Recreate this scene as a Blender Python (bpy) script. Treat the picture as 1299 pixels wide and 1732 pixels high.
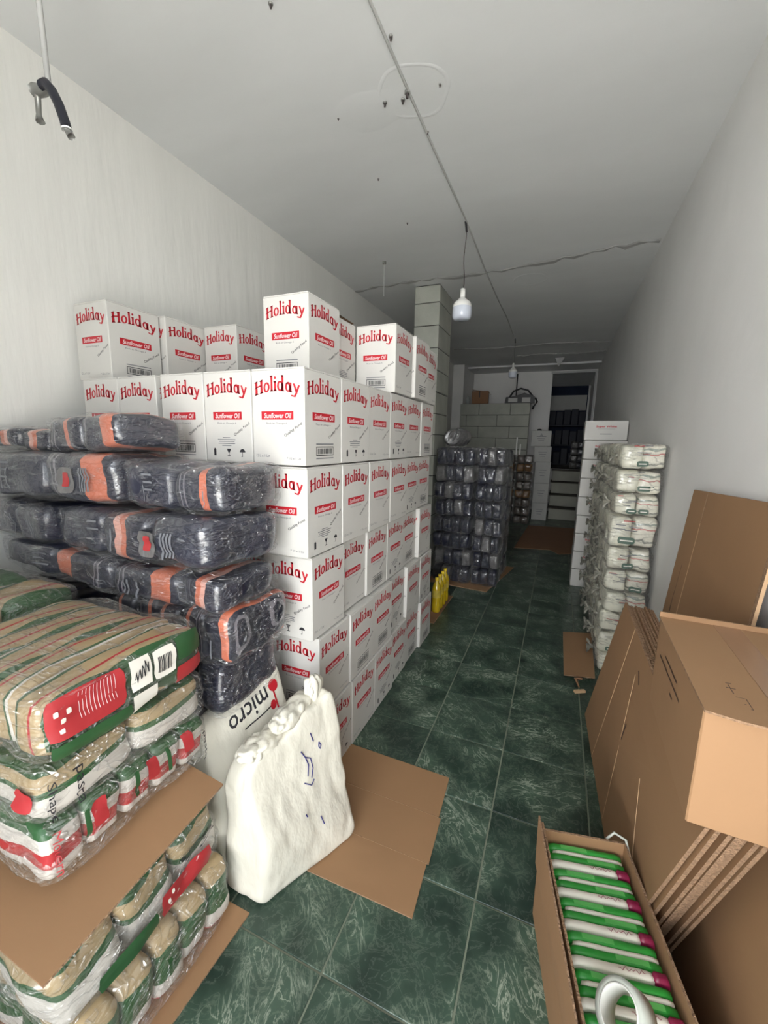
import bpy, bmesh, math, random
from mathutils import Vector, Matrix, Euler, noise
random.seed(7)
for _o in list(bpy.data.objects): bpy.data.objects.remove(_o)
S = bpy.context.scene; COL = S.collection
PI = math.pi
# ------------------------------------------------------------------ camera
cam_d = bpy.data.cameras.new('camera'); cam = bpy.data.objects.new('camera', cam_d); COL.objects.link(cam)
YAW, PITCH, ROLL = math.radians(-22.6713), math.radians(-9.853), math.radians(1.1573)
_f = Vector((math.sin(YAW)*math.cos(PITCH), math.cos(YAW)*math.cos(PITCH), math.sin(PITCH)))
_r = Vector((math.cos(YAW), -math.sin(YAW), 0)); _u = _r.cross(_f)
_r2 = _r*math.cos(ROLL) + _u*math.sin(ROLL); _u2 = -_r*math.sin(ROLL) + _u*math.cos(ROLL)
m3 = Matrix((_r2, _u2, -_f)).transposed()
cam.matrix_world = Matrix.Translation((0, 0, 1.55)) @ m3.to_4x4()
cam_d.sensor_fit = 'VERTICAL'; cam_d.sensor_height = 36; cam_d.sensor_width = 27
cam_d.lens = 695.227/1732*36; cam_d.clip_start = 0.02; cam_d.clip_end = 200
S.camera = cam
# ------------------------------------------------------------------ world, lights, exposure
world = bpy.data.worlds.new('daylight'); S.world = world; world.use_nodes = True
_bg = world.node_tree.nodes['Background']
_bg.inputs[0].default_value = (0.86, 0.93, 1.0, 1); _bg.inputs[1].default_value = 2.6
def area(name, loc, rot, sx, sy, power, color=(1, 1, 1)):
    d = bpy.data.lights.new(name, 'AREA'); d.shape = 'RECTANGLE'; d.size = sx; d.size_y = sy; d.energy = power; d.color = color
    o = bpy.data.objects.new(name, d); COL.objects.link(o); o.location = loc; o.rotation_euler = rot
    return o
area('shopfront_daylight', (0.1, -8.0, 2.2), (math.radians(88), 0, math.radians(4)), 9.0, 2.2, 660, (1.0, 0.99, 0.975))
_s = bpy.data.lights.new('sun', 'SUN'); _s.energy = 40.0; _s.angle = 0.01; _s.color = (1, 0.98, 0.95)
_so = bpy.data.objects.new('sun', _s); COL.objects.link(_so); _so.rotation_euler = (math.radians(-20), math.radians(12), 0)
S.view_settings.view_transform = 'Standard'; S.view_settings.look = 'None'
S.view_settings.gamma = 1.0; S.view_settings.use_curve_mapping = False
S.view_settings.exposure = 0.54

# ------------------------------------------------------------------ materials
def srgb(c):
    return tuple((x/12.92 if x <= 0.04045 else ((x+0.055)/1.055)**2.4) for x in [v/255 for v in c])
def mat(name, rgb, rough=0.6, metal=0.0, bump=0.0, bscale=40, stretch=(1, 1, 1), var=0.0, vscale=6, rgb2=None, coords='Object', spec=0.5, alpha=1.0, bands=None, axis=2, wob=0.0, coat=0.0, detail=4):
    m = bpy.data.materials.new(name); m.use_nodes = True
    nt = m.node_tree; N = nt.nodes; L = nt.links; b = N['Principled BSDF']
    c = srgb(rgb) + (1,)
    b.inputs['Base Color'].default_value = c; b.inputs['Roughness'].default_value = rough; b.inputs['Metallic'].default_value = metal
    b.inputs['Specular IOR Level'].default_value = spec; b.inputs['Alpha'].default_value = alpha
    b.inputs['Coat Weight'].default_value = coat; b.inputs['Coat Roughness'].default_value = 0.12
    tc = N.new('ShaderNodeTexCoord'); mp = N.new('ShaderNodeMapping'); L.new(tc.outputs[coords], mp.inputs[0])
    mp.inputs['Scale'].default_value = stretch
    colsock = None
    if bands:
        sp = N.new('ShaderNodeSeparateXYZ'); L.new(tc.outputs['Generated'], sp.inputs[0])
        fac = sp.outputs[axis]
        if wob:
            nz = N.new('ShaderNodeTexNoise'); nz.inputs['Scale'].default_value = 3.0; L.new(tc.outputs['Generated'], nz.inputs[0])
            ma = N.new('ShaderNodeMath'); ma.operation = 'MULTIPLY_ADD'; L.new(nz.outputs[0], ma.inputs[0]); ma.inputs[1].default_value = wob; 
            sb = N.new('ShaderNodeMath'); sb.operation = 'ADD'; L.new(fac, sb.inputs[0]); L.new(ma.outputs[0], sb.inputs[1]); ma.inputs[2].default_value = -wob/2
            fac = sb.outputs[0]
        cr = N.new('ShaderNodeValToRGB'); cr.color_ramp.interpolation = 'CONSTANT'; L.new(fac, cr.inputs[0])
        e = cr.color_ramp.elements
        while len(e) < len(bands): e.new(0.5)
        for i, (p_, c_) in enumerate(bands): e[i].position = p_; e[i].color = srgb(c_) + (1,)
        colsock = cr.outputs[0]
    if var or rgb2:
        nz = N.new('ShaderNodeTexNoise'); nz.inputs['Scale'].default_value = vscale; nz.inputs['Detail'].default_value = detail; L.new(mp.outputs[0], nz.inputs[0])
        rr = N.new('ShaderNodeMapRange'); rr.inputs[1].default_value = 0.35; rr.inputs[2].default_value = 0.65; L.new(nz.outputs[0], rr.inputs[0])
        mx = N.new('ShaderNodeMix'); mx.data_type = 'RGBA'; L.new(rr.outputs[0], mx.inputs[0])
        if colsock: 
            L.new(colsock, mx.inputs[6]); hs = N.new('ShaderNodeHueSaturation'); hs.inputs['Value'].default_value = 1-var; L.new(colsock, hs.inputs['Color']); L.new(hs.outputs[0], mx.inputs[7])
        else:
            mx.inputs[6].default_value = c
            mx.inputs[7].default_value = (srgb(rgb2) + (1,)) if rgb2 else tuple(x*(1-var) for x in c[:3]) + (1,)
        colsock = mx.outputs[2]
    if colsock: L.new(colsock, b.inputs['Base Color'])
    if bump:
        nb = N.new('ShaderNodeTexNoise'); nb.inputs['Scale'].default_value = bscale; nb.inputs['Detail'].default_value = 5; L.new(mp.outputs[0], nb.inputs[0])
        bp = N.new('ShaderNodeBump'); bp.inputs['Strength'].default_value = min(1, bump); bp.inputs['Distance'].default_value = 0.01*max(1, bump); L.new(nb.outputs[0], bp.inputs['Height'])
        L.new(bp.outputs[0], b.inputs['Normal'])
    return m
def film_mat(name, tint=(235, 238, 240), lo=0.06, hi=0.5, rough=0.16, scale=9, stretch=(1, 4, 5), dist=0.012):
    m = bpy.data.materials.new(name); m.use_nodes = True; nt = m.node_tree; N = nt.nodes; L = nt.links
    N.remove(N['Principled BSDF']); out = N['Material Output']
    tc = N.new('ShaderNodeTexCoord')
    def ridge(sc, det, w, rot, st):
        mp = N.new('ShaderNodeMapping'); mp.inputs['Scale'].default_value = st; mp.inputs['Rotation'].default_value = rot; L.new(tc.outputs['Object'], mp.inputs[0])
        nz = N.new('ShaderNodeTexNoise'); nz.inputs['Scale'].default_value = sc; nz.inputs['Detail'].default_value = det; nz.inputs['Distortion'].default_value = 0.6; L.new(mp.outputs[0], nz.inputs[0])
        s1 = N.new('ShaderNodeMath'); s1.operation = 'SUBTRACT'; L.new(nz.outputs[0], s1.inputs[0]); s1.inputs[1].default_value = 0.5
        ab = N.new('ShaderNodeMath'); ab.operation = 'ABSOLUTE'; L.new(s1.outputs[0], ab.inputs[0])
        mr = N.new('ShaderNodeMapRange'); mr.inputs[1].default_value = 0.0; mr.inputs[2].default_value = w; mr.inputs[3].default_value = 1; mr.inputs[4].default_value = 0; L.new(ab.outputs[0], mr.inputs[0])
        return mr.outputs[0]
    a = ridge(scale*0.7, 1.5, 0.05, (0.4, 0.5, 0.6), stretch); b = ridge(scale*1.3, 2, 0.07, (-0.5, 0.3, -0.9), (stretch[1]*.7, 1, stretch[2]*.6))
    mx = N.new('ShaderNodeMath'); mx.operation = 'MAXIMUM'; L.new(a, mx.inputs[0]); L.new(b, mx.inputs[1])
    bp = N.new('ShaderNodeBump'); bp.inputs['Strength'].default_value = 1.0; bp.inputs['Distance'].default_value = dist; L.new(mx.outputs[0], bp.inputs['Height'])
    gl = N.new('ShaderNodeBsdfGlossy'); gl.inputs['Roughness'].default_value = rough; gl.inputs['Color'].default_value = (1, 1, 1, 1); L.new(bp.outputs[0], gl.inputs['Normal'])
    df = N.new('ShaderNodeBsdfDiffuse'); df.inputs['Color'].default_value = srgb(tint)+(1,); L.new(bp.outputs[0], df.inputs['Normal'])
    m1 = N.new('ShaderNodeMixShader'); m1.inputs[0].default_value = 0.5; L.new(df.outputs[0], m1.inputs[1]); L.new(gl.outputs[0], m1.inputs[2])
    tr = N.new('ShaderNodeBsdfTransparent')
    mr = N.new('ShaderNodeMapRange'); mr.inputs[3].default_value = lo; mr.inputs[4].default_value = hi; L.new(a, mr.inputs[0])
    m2 = N.new('ShaderNodeMixShader'); L.new(mr.outputs[0], m2.inputs[0]); L.new(tr.outputs[0], m2.inputs[1]); L.new(m1.outputs[0], m2.inputs[2])
    L.new(m2.outputs[0], out.inputs['Surface'])
    return m
def marble():
    m = bpy.data.materials.new('green_marble_tile'); m.use_nodes = True
    nt = m.node_tree; N = nt.nodes; L = nt.links; b = N['Principled BSDF']
    ge = N.new('ShaderNodeNewGeometry'); oi = N.new('ShaderNodeObjectInfo')
    off = N.new('ShaderNodeVectorMath'); off.operation = 'SCALE'; off.inputs[0].default_value = (7.1, 5.3, 3.7); L.new(oi.outputs['Random'], off.inputs['Scale'])
    rt = N.new('ShaderNodeVectorRotate'); rt.rotation_type = 'Z_AXIS'; L.new(ge.outputs['Position'], rt.inputs[0])
    an = N.new('ShaderNodeMath'); an.operation = 'MULTIPLY'; an.inputs[1].default_value = 6.28; L.new(oi.outputs['Random'], an.inputs[0]); L.new(an.outputs[0], rt.inputs['Angle'])
    ad = N.new('ShaderNodeVectorMath'); ad.operation = 'ADD'; L.new(rt.outputs[0], ad.inputs[0]); L.new(off.outputs[0], ad.inputs[1])
    def veins(scale, dist, w, stretch):
        mp = N.new('ShaderNodeMapping'); mp.inputs['Scale'].default_value = stretch; L.new(ad.outputs[0], mp.inputs[0])
        n = N.new('ShaderNodeTexNoise'); n.inputs['Scale'].default_value = scale; n.inputs['Detail'].default_value = 7; n.inputs['Roughness'].default_value = 0.62; n.inputs['Distortion'].default_value = dist
        L.new(mp.outputs[0], n.inputs[0])
        s = N.new('ShaderNodeMath'); s.operation = 'SUBTRACT'; s.inputs[1].default_value = 0.5; L.new(n.outputs[0], s.inputs[0])
        a = N.new('ShaderNodeMath'); a.operation = 'ABSOLUTE'; L.new(s.outputs[0], a.inputs[0])
        r = N.new('ShaderNodeMapRange'); r.inputs[1].default_value = 0; r.inputs[2].default_value = w; r.inputs[3].default_value = 1; r.inputs[4].default_value = 0; L.new(a.outputs[0], r.inputs[0])
        return r.outputs[0]
    v1 = veins(8, 1.4, 0.03, (1, 2.2, 1)); v2 = veins(14, 1.0, 0.03, (1.6, 1, 1))
    big = N.new('ShaderNodeTexNoise'); big.inputs['Scale'].default_value = 5; big.inputs['Detail'].default_value = 5; L.new(ad.outputs[0], big.inputs[0])
    br = N.new('ShaderNodeValToRGB'); L.new(big.outputs[0], br.inputs[0])
    br.color_ramp.elements[0].position = 0.35; br.color_ramp.elements[0].color = srgb((33, 52, 44)) + (1,)
    br.color_ramp.elements[1].position = 0.7; br.color_ramp.elements[1].color = srgb((76, 100, 84)) + (1,)
    gate = N.new('ShaderNodeMapRange'); gate.inputs[1].default_value = 0.45; gate.inputs[2].default_value = 0.66; L.new(big.outputs[0], gate.inputs[0])
    g = N.new('ShaderNodeMath'); g.operation = 'MULTIPLY'; L.new(v1, g.inputs[0]); L.new(gate.outputs[0], g.inputs[1])
    g2 = N.new('ShaderNodeMath'); g2.operation = 'MULTIPLY'; L.new(v2, g2.inputs[0]); g2.inputs[1].default_value = 0.14
    mxm = N.new('ShaderNodeMath'); mxm.operation = 'MAXIMUM'; L.new(g.outputs[0], mxm.inputs[0]); L.new(g2.outputs[0], mxm.inputs[1])
    sc = N.new('ShaderNodeMath'); sc.operation = 'MULTIPLY'; sc.inputs[1].default_value = 0.75; L.new(mxm.outputs[0], sc.inputs[0])
    mx = N.new('ShaderNodeMix'); mx.data_type = 'RGBA'; L.new(sc.outputs[0], mx.inputs[0]); L.new(br.outputs[0], mx.inputs[6]); mx.inputs[7].default_value = srgb((190, 198, 180)) + (1,)
    L.new(mx.outputs[2], b.inputs['Base Color']); b.inputs['Roughness'].default_value = 0.32; b.inputs['Specular IOR Level'].default_value = 0.45
    return m
M = {}
M['wall'] = mat('white_plaster', (236, 235, 233), 0.75, bump=0.35, bscale=7, var=0.05, vscale=1.6, detail=8)
M['wall_left'] = mat('white_dripped_plaster', (232, 231, 226), 0.6, bump=0.9, bscale=4, stretch=(1, 2.0, 0.35), var=0.05, vscale=1.5, detail=8)
M['ceiling'] = mat('white_ceiling_paint', (232, 233, 233), 0.8, bump=0.5, bscale=2.4, stretch=(0.6, 1.5, 1), var=0.07, vscale=1.2, detail=8)
M['patch'] = mat('plaster_patch', (190, 190, 189), 0.85, bump=0.6, bscale=20, var=0.08)
M['grout'] = mat('floor_grout', (138, 146, 128), 0.8, var=0.3, vscale=3)
M['marble'] = marble()
M['block'] = mat('aerated_block', (176, 178, 168), 0.9, bump=0.3, bscale=60, var=0.14, vscale=5)
M['mortar'] = mat('dark_mortar', (52, 52, 50), 0.95)
M['carton'] = mat('white_carton_board', (204, 202, 197), 0.55, bump=0.08, bscale=12, var=0.03, vscale=4)
M['carton_core'] = mat('brown_carton_edge', (120, 92, 66), 0.8)
M['red'] = mat('red_print', (190, 30, 44), 0.5, var=0.1)
M['black'] = mat('black_print', (38, 38, 44), 0.5)
M['whiteink'] = mat('white_print', (226, 205, 205), 0.5)
M['greyink'] = mat('grey_print', (110, 112, 118), 0.5)
M['kraft'] = mat('kraft_cardboard', (156, 120, 86), 0.75, bump=0.06, bscale=30, var=0.07, vscale=3, detail=8)
M['kraft_dark'] = mat('dull_kraft_cardboard', (140, 104, 76), 0.8, bump=0.06, bscale=30, var=0.1, vscale=3)
M['flute'] = mat('cut_cardboard_edge', (170, 136, 106), 0.9, bump=1.0, bscale=160, stretch=(1, 1, 1), var=0.35, vscale=120)
M['crease'] = mat('pale_fold_line', (206, 170, 132), 0.8)
M['kraft_ink'] = mat('brown_ink', (74, 52, 40), 0.7)
M['film'] = film_mat('clear_wrap', tint=(190, 192, 196), lo=0.10, hi=0.30, rough=0.22)
M['film_white'] = film_mat('clear_wrap_hazy', tint=(215, 212, 205), lo=0.14, hi=0.40, rough=0.24)
M['film_blue'] = film_mat('clear_wrap_shiny', tint=(190, 192, 198), lo=0.16, hi=0.55, rough=0.08, scale=16, dist=0.03)
M['navy'] = mat('navy_bag', (30, 33, 54), 0.35, bump=0.8, bscale=14, var=0.3, coat=0.7)
ORG = (200, 112, 84); NV = (32, 34, 50); GR = (120, 116, 124); PK = (214, 160, 146)
M['navy_band'] = mat('navy_orange_bag', NV, 0.33, bump=0.7, bscale=13, var=0.12, bands=[(0, NV), (0.18, GR), (0.2, NV), (0.24, GR), (0.26, NV), (0.62, ORG), (0.86, NV)], axis=0, wob=0.08, coat=0.7)
M['navy_band2'] = mat('navy_orange_bag_end', NV, 0.33, bump=0.7, bscale=13, var=0.12, bands=[(0, NV), (0.30, ORG), (0.44, NV), (0.7, GR), (0.73, NV), (0.78, GR), (0.80, NV)], axis=0, wob=0.05, coat=0.7)
M['navy_band3'] = mat('navy_peach_bag', NV, 0.33, bump=0.7, bscale=13, var=0.12, bands=[(0, NV), (0.35, PK), (0.47, ORG), (0.60, NV)], axis=0, wob=0.16, coat=0.7)
M['navy_stripe'] = mat('navy_narrow_bag', NV, 0.33, bump=0.7, bscale=13, var=0.15, bands=[(0, NV), (0.62, ORG), (0.84, NV), (0.93, GR), (0.96, NV)], axis=0, wob=0.04, coat=0.7)
TAN = (172, 150, 114); RD = (172, 50, 54); GN = (48, 88, 52); WH = (206, 200, 192)
M['pasta_top'] = mat('pasta_bag_striped', TAN, 0.4, bump=0.5, bscale=18, var=0.12, bands=[(0, GN), (0.14, TAN), (0.3, RD), (0.36, TAN), (0.66, GN), (0.73, WH), (0.78, TAN)], axis=0, wob=0.05)
M['pasta_tan'] = mat('pasta_bag_tan', TAN, 0.4, bump=0.8, bscale=45, stretch=(1, 1, 3), var=0.25, vscale=40)
M['pasta_white'] = mat('pasta_bag_white', WH, 0.42, bump=0.7, bscale=16, var=0.1, bands=[(0, GN), (0.12, WH), (0.7, RD), (0.82, WH)], axis=0, wob=0.06)
M['pasta_white2'] = mat('pasta_bag_red_end', WH, 0.42, bump=0.7, bscale=16, var=0.1, bands=[(0, WH), (0.3, RD), (0.56, WH), (0.8, GN)], axis=2, wob=0.06)
M['pasta_sleeve'] = mat('pasta_sleeve_bag', WH, 0.42, bump=0.5, bscale=12, var=0.1, bands=[(0, WH), (0.5, GN), (0.62, TAN), (0.85, GN)], axis=2, wob=0.12)
M['pasta_green'] = mat('pasta_bag_green_white', GN, 0.42, bump=0.5, bscale=14, var=0.1, bands=[(0, RD), (0.12, WH), (0.34, GN), (0.75, TAN)], axis=2, wob=0.12)
M['green'] = mat('green_print', GN, 0.45, var=0.15)
M['packred'] = mat('red_pack_print', RD, 0.45, var=0.1)
M['packwhite'] = mat('white_pack_print', (228, 224, 214), 0.45)
M['sack'] = mat('white_woven_sack', (218, 214, 200), 0.5, bump=2.2, bscale=7, stretch=(1, 1, 0.45), var=0.04)
M['sack_grey'] = mat('grey_liner', (176, 172, 162), 0.4, bump=0.9, bscale=12)
M['sugar'] = mat('white_sugar_pack', (226, 224, 206), 0.4, bump=0.8, bscale=16, var=0.12, vscale=14)
M['sugar_print'] = mat('white_pack_with_print', (228, 224, 208), 0.4, bump=0.8, bscale=14, var=0.08, bands=[(0, (228, 224, 208)), (0.2, (150, 150, 140)), (0.26, (228, 224, 208)), (0.55, (196, 120, 112)), (0.6, (228, 224, 208)), (0.72, (150, 158, 146)), (0.8, (228, 224, 208))], axis=2, wob=0.25)
M['dkgreen'] = mat('dark_green_print', (84, 104, 92), 0.5)
M['twist'] = mat('twisted_film_ends', (150, 148, 136), 0.35, bump=1.0, bscale=30, var=0.4, vscale=18)
M['gold'] = mat('gold_snack_bag', (150, 104, 44), 0.3, bump=0.8, bscale=25, var=0.4, vscale=20, coat=0.7)
M['greybag'] = mat('grey_brown_bag', (112, 100, 90), 0.35, bump=0.8, bscale=20, var=0.4, vscale=12, coat=0.7)
M['silverbag'] = mat('silver_foil_patch', (112, 110, 110), 0.3, bump=0.8, bscale=20, var=0.3, coat=0.7)  # on the navy tower this colour paints in silver glare; elsewhere plain grey
M['oil'] = mat('yellow_oil', (196, 166, 30), 0.12, spec=0.7, coat=0.6)
M['yellowcap'] = mat('yellow_cap', (222, 190, 40), 0.4)
M['label'] = mat('bottle_label', (205, 180, 70), 0.5, var=0.3, vscale=30)
M['bulbwhite'] = mat('white_lamp_housing', (232, 232, 228), 0.35)
M['bulbglass'] = mat('frosted_lamp_diffuser', (202, 208, 220), 0.18, spec=0.6)
M['wire'] = mat('dark_wire', (54, 44, 44), 0.6)
M['conduit'] = mat('painted_conduit', (186, 186, 184), 0.6)
M['metal'] = mat('galvanised_metal', (150, 150, 146), 0.4, metal=0.6, var=0.2)
M['hose'] = mat('black_rubber', (20, 22, 34), 0.45)
M['blueroom'] = mat('dark_blue_paint', (22, 36, 62), 0.8, var=0.2)  # even dark blue for the storeroom's back wall
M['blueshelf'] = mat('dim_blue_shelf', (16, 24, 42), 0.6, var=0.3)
M['concrete'] = mat('concrete_step', (168, 168, 156), 0.85, bump=0.3, bscale=20, var=0.15, vscale=4)
M['concrete_dark'] = mat('step_tread', (70, 66, 60), 0.9)
M['greycarton'] = mat('small_white_carton', (190, 190, 186), 0.7, var=0.06)
M['blackplastic'] = mat('black_plastic', (26, 26, 30), 0.45)
M['pgreen'] = mat('bright_green_pack', (44, 150, 56), 0.35, bump=0.4, bscale=10, var=0.14, vscale=8)
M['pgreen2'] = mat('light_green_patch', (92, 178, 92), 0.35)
M['pwhite'] = mat('pale_pack', (226, 222, 208), 0.4, var=0.08)
M['maroon'] = mat('maroon_pack_end', (134, 28, 66), 0.35, var=0.15)
M['tape'] = mat('clear_tape_roll', (196, 200, 190), 0.25, spec=0.6, alpha=0.93)
M['tapecore'] = mat('white_tape_core', (222, 222, 216), 0.5, var=0.08)
M['pave'] = mat('street_pavement', (186, 185, 180), 0.9, var=0.1)
M['frame'] = mat('grey_door_frame', (176, 178, 178), 0.5)

# ------------------------------------------------------------------ object helpers
def prop(o, label=None, cat=None, group=None, kind=None):
    if label: o['label'] = label
    if cat: o['category'] = cat
    if group: o['group'] = group
    if kind: o['kind'] = kind
    return o
def thing(name, label, cat, loc=(0, 0, 0), rz=0, group=None, rot=None):
    o = bpy.data.objects.new(name, None); COL.objects.link(o); o.location = loc
    o.rotation_euler = rot if rot else (0, 0, rz); o.empty_display_size = 0.05
    return prop(o, label, cat, group)
class MB:
    def __init__(s): s.v = []; s.f = []; s.m = []; s.mats = []
    def mi(s, m):
        if m not in s.mats: s.mats.append(m)
        return s.mats.index(m)
    def add(s, vs, fs, m):
        o = len(s.v); k = s.mi(m); s.v += [Vector(v) for v in vs]
        for f in fs: s.f.append(tuple(i+o for i in f)); s.m.append(k)
    def box(s, c, d, m, R=None):
        x, y, z = d[0]/2, d[1]/2, d[2]/2
        vs = [Vector((a, b, e)) for a in (-x, x) for b in (-y, y) for e in (-z, z)]
        if R: vs = [R @ v for v in vs]
        vs = [v+Vector(c) for v in vs]
        s.add(vs, [(0, 1, 3, 2), (4, 6, 7, 5), (0, 4, 5, 1), (2, 3, 7, 6), (0, 2, 6, 4), (1, 5, 7, 3)], m)
    def bevbox(s, c, d, m, b=0.004):
        bm = bmesh.new(); bmesh.ops.create_cube(bm, size=1)
        for v in bm.verts: v.co = Vector((v.co.x*d[0], v.co.y*d[1], v.co.z*d[2]))
        bmesh.ops.bevel(bm, geom=bm.edges[:]+bm.verts[:], offset=b, segments=1, affect='EDGES')
        s.add([v.co+Vector(c) for v in bm.verts], [tuple(v.index for v in f.verts) for f in (bm.verts.index_update() or bm.faces)], m); bm.free()
    def tube(s, pts, r, m, n=8, cap=True):
        pts = [Vector(p) for p in pts]; o = len(s.v); k = s.mi(m); rr = r if isinstance(r, (list, tuple)) else [r]*len(pts)
        ref = Vector((0.31, 0.17, 0.93))
        for i, p in enumerate(pts):
            t = (pts[min(i+1, len(pts)-1)]-pts[max(i-1, 0)]).normalized()
            a = t.cross(ref); a = a.normalized() if a.length > 0.05 else t.cross(Vector((1, 0, 0))).normalized(); b = t.cross(a)
            for j in range(n): s.v.append(p+(a*math.cos(2*PI*j/n)+b*math.sin(2*PI*j/n))*rr[i])
        for i in range(len(pts)-1):
            for j in range(n): s.f.append((o+i*n+j, o+i*n+(j+1) % n, o+(i+1)*n+(j+1) % n, o+(i+1)*n+j)); s.m.append(k)
        if cap:
            s.f.append(tuple(o+j for j in range(n))); s.m.append(k); s.f.append(tuple(o+(len(pts)-1)*n+j for j in reversed(range(n)))); s.m.append(k)
    def lathe(s, prof, m, n=24, c=(0, 0, 0)):
        o = len(s.v); k = s.mi(m)
        for r, z in prof:
            for j in range(n): s.v.append(Vector((c[0]+r*math.cos(2*PI*j/n), c[1]+r*math.sin(2*PI*j/n), c[2]+z)))
        for i in range(len(prof)-1):
            for j in range(n): s.f.append((o+i*n+j, o+i*n+(j+1) % n, o+(i+1)*n+(j+1) % n, o+(i+1)*n+j)); s.m.append(k)
    def poly(s, pts, m): s.add(pts, [tuple(range(len(pts)))], m)
    def prism(s, pts, n, th, m, me=None):
        """flat sheet: polygon pts (3D, planar), extruded by th along n; rim faces may use another material"""
        n = Vector(n).normalized()*th; a = [Vector(p) for p in pts]; b = [p+n for p in a]; k = len(a)
        s.add(a+b, [tuple(reversed(range(k))), tuple(range(k, 2*k))], m)
        o = len(s.v); s.add(a+b, [(i, (i+1) % k, k+(i+1) % k, k+i) for i in range(k)], me or m)
    def mesh(s, name, smooth=False):
        me = bpy.data.meshes.new(name); me.from_pydata([tuple(v) for v in s.v], [], s.f)
        for m in s.mats: me.materials.append(m)
        me.polygons.foreach_set('material_index', s.m)
        me.polygons.foreach_set('use_smooth', [smooth]*len(s.f)); me.update()
        return me
    def build(s, name, parent=None, smooth=False):
        return inst(name, s.mesh(name, smooth), parent)
def inst(name, me, parent=None, loc=None, rot=None):
    o = bpy.data.objects.new(name, me); COL.objects.link(o)
    if parent: o.parent = parent
    if loc: o.location = loc
    if rot: o.rotation_euler = rot
    return o
def struct(name, mb, parent=None, smooth=False):
    o = mb.build(name, parent, smooth)
    if not parent: o['kind'] = 'structure'
    return o
def copy_tree(o, parent=None):
    c = o.copy(); COL.objects.link(c)
    if parent: c.parent = parent
    for ch in list(o.children): copy_tree(ch, c)
    return c
# puffed (bag-like) surfaces: F maps a point of the unit cube's surface to space
def puffF(L, W, H, k=5, amp=0.0, freq=9, seed=0, crease=0.0, cf=(6, 6, 6), warp=None):
    def F(p, off=0.0):
        x, y, z = p
        n = (abs(x)**k+abs(y)**k+abs(z)**k)**(1/k) or 1
        q = Vector((x/n, y/n, z/n)); nr = Vector((math.copysign(abs(q.x)**(k-1), q.x)/L, math.copysign(abs(q.y)**(k-1), q.y)/W, math.copysign(abs(q.z)**(k-1), q.z)/H)).normalized()
        P = Vector((q.x*L/2, q.y*W/2, q.z*H/2))
        d = off
        if amp: d += amp*noise.noise(P*freq+Vector((seed*3.1, seed*1.7, seed)))
        if crease: d -= crease*(1-min(1, abs(noise.noise(Vector((P.x*cf[0], P.y*cf[1], P.z*cf[2]))+Vector((seed*5.3, 2, seed))))*5))
        P = P+nr*d
        return warp(P) if warp else P
    return F
def cubegrid(nx, ny, nz):
    idx = {}; vs = []; fs = []
    def vid(a, b, c):
        key = (a, b, c)
        if key not in idx: idx[key] = len(vs); vs.append((2*a/nx-1, 2*b/ny-1, 2*c/nz-1))
        return idx[key]
    for a in range(nx):
        for b in range(ny):
            fs.append((vid(a, b, 0), vid(a, b+1, 0), vid(a+1, b+1, 0), vid(a+1, b, 0)))
            fs.append((vid(a, b, nz), vid(a+1, b, nz), vid(a+1, b+1, nz), vid(a, b+1, nz)))
    for a in range(nx):
        for c in range(nz):
            fs.append((vid(a, 0, c), vid(a+1, 0, c), vid(a+1, 0, c+1), vid(a, 0, c+1)))
            fs.append((vid(a, ny, c), vid(a, ny, c+1), vid(a+1, ny, c+1), vid(a+1, ny, c)))
    for b in range(ny):
        for c in range(nz):
            fs.append((vid(0, b, c), vid(0, b, c+1), vid(0, b+1, c+1), vid(0, b+1, c)))
            fs.append((vid(nx, b, c), vid(nx, b+1, c), vid(nx, b+1, c+1), vid(nx, b, c+1)))
    return vs, fs
def puff_mesh(name, F, m, n=(10, 10, 6)):
    vs, fs = cubegrid(*n); mb = MB(); mb.add([F(v) for v in vs], fs, m)
    return mb.mesh(name, True)
# faces of the unit cube for printing: (u,v) in [-1,1] -> cube point, reading direction +u, up +v
FACES = {'front': lambda u, v: (u, -1, v), 'right': lambda u, v: (1, u, v), 'top': lambda u, v: (u, v, 1), 'left': lambda u, v: (-1, -u, v),
         'right_down': lambda u, v: (1, v, -u), 'right_flip': lambda u, v: (1, -u, -v), 'front_down': lambda u, v: (v, -1, -u)}
def decal(mb, F, face, u0, u1, v0, v1, m, off=0.002, nu=6, nv=4, rnd=0.0):
    g = FACES[face]; vs = []; fs = []
    for j in range(nv+1):
        for i in range(nu+1):
            a, b = 2*i/nu-1, 2*j/nv-1
            if rnd:   # squircle outline
                t = (abs(a)**4+abs(b)**4)**0.25 or 1; sc = max(abs(a), abs(b))/t if t else 1; a, b = a*(1-rnd+rnd*sc), b*(1-rnd+rnd*sc)
            vs.append(F(g(u0+(a+1)/2*(u1-u0), v0+(b+1)/2*(v1-v0)), off))
    for j in range(nv):
        for i in range(nu): fs.append((j*(nu+1)+i, j*(nu+1)+i+1, (j+1)*(nu+1)+i+1, (j+1)*(nu+1)+i))
    mb.add(vs, fs, m)
_tc = {}
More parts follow.
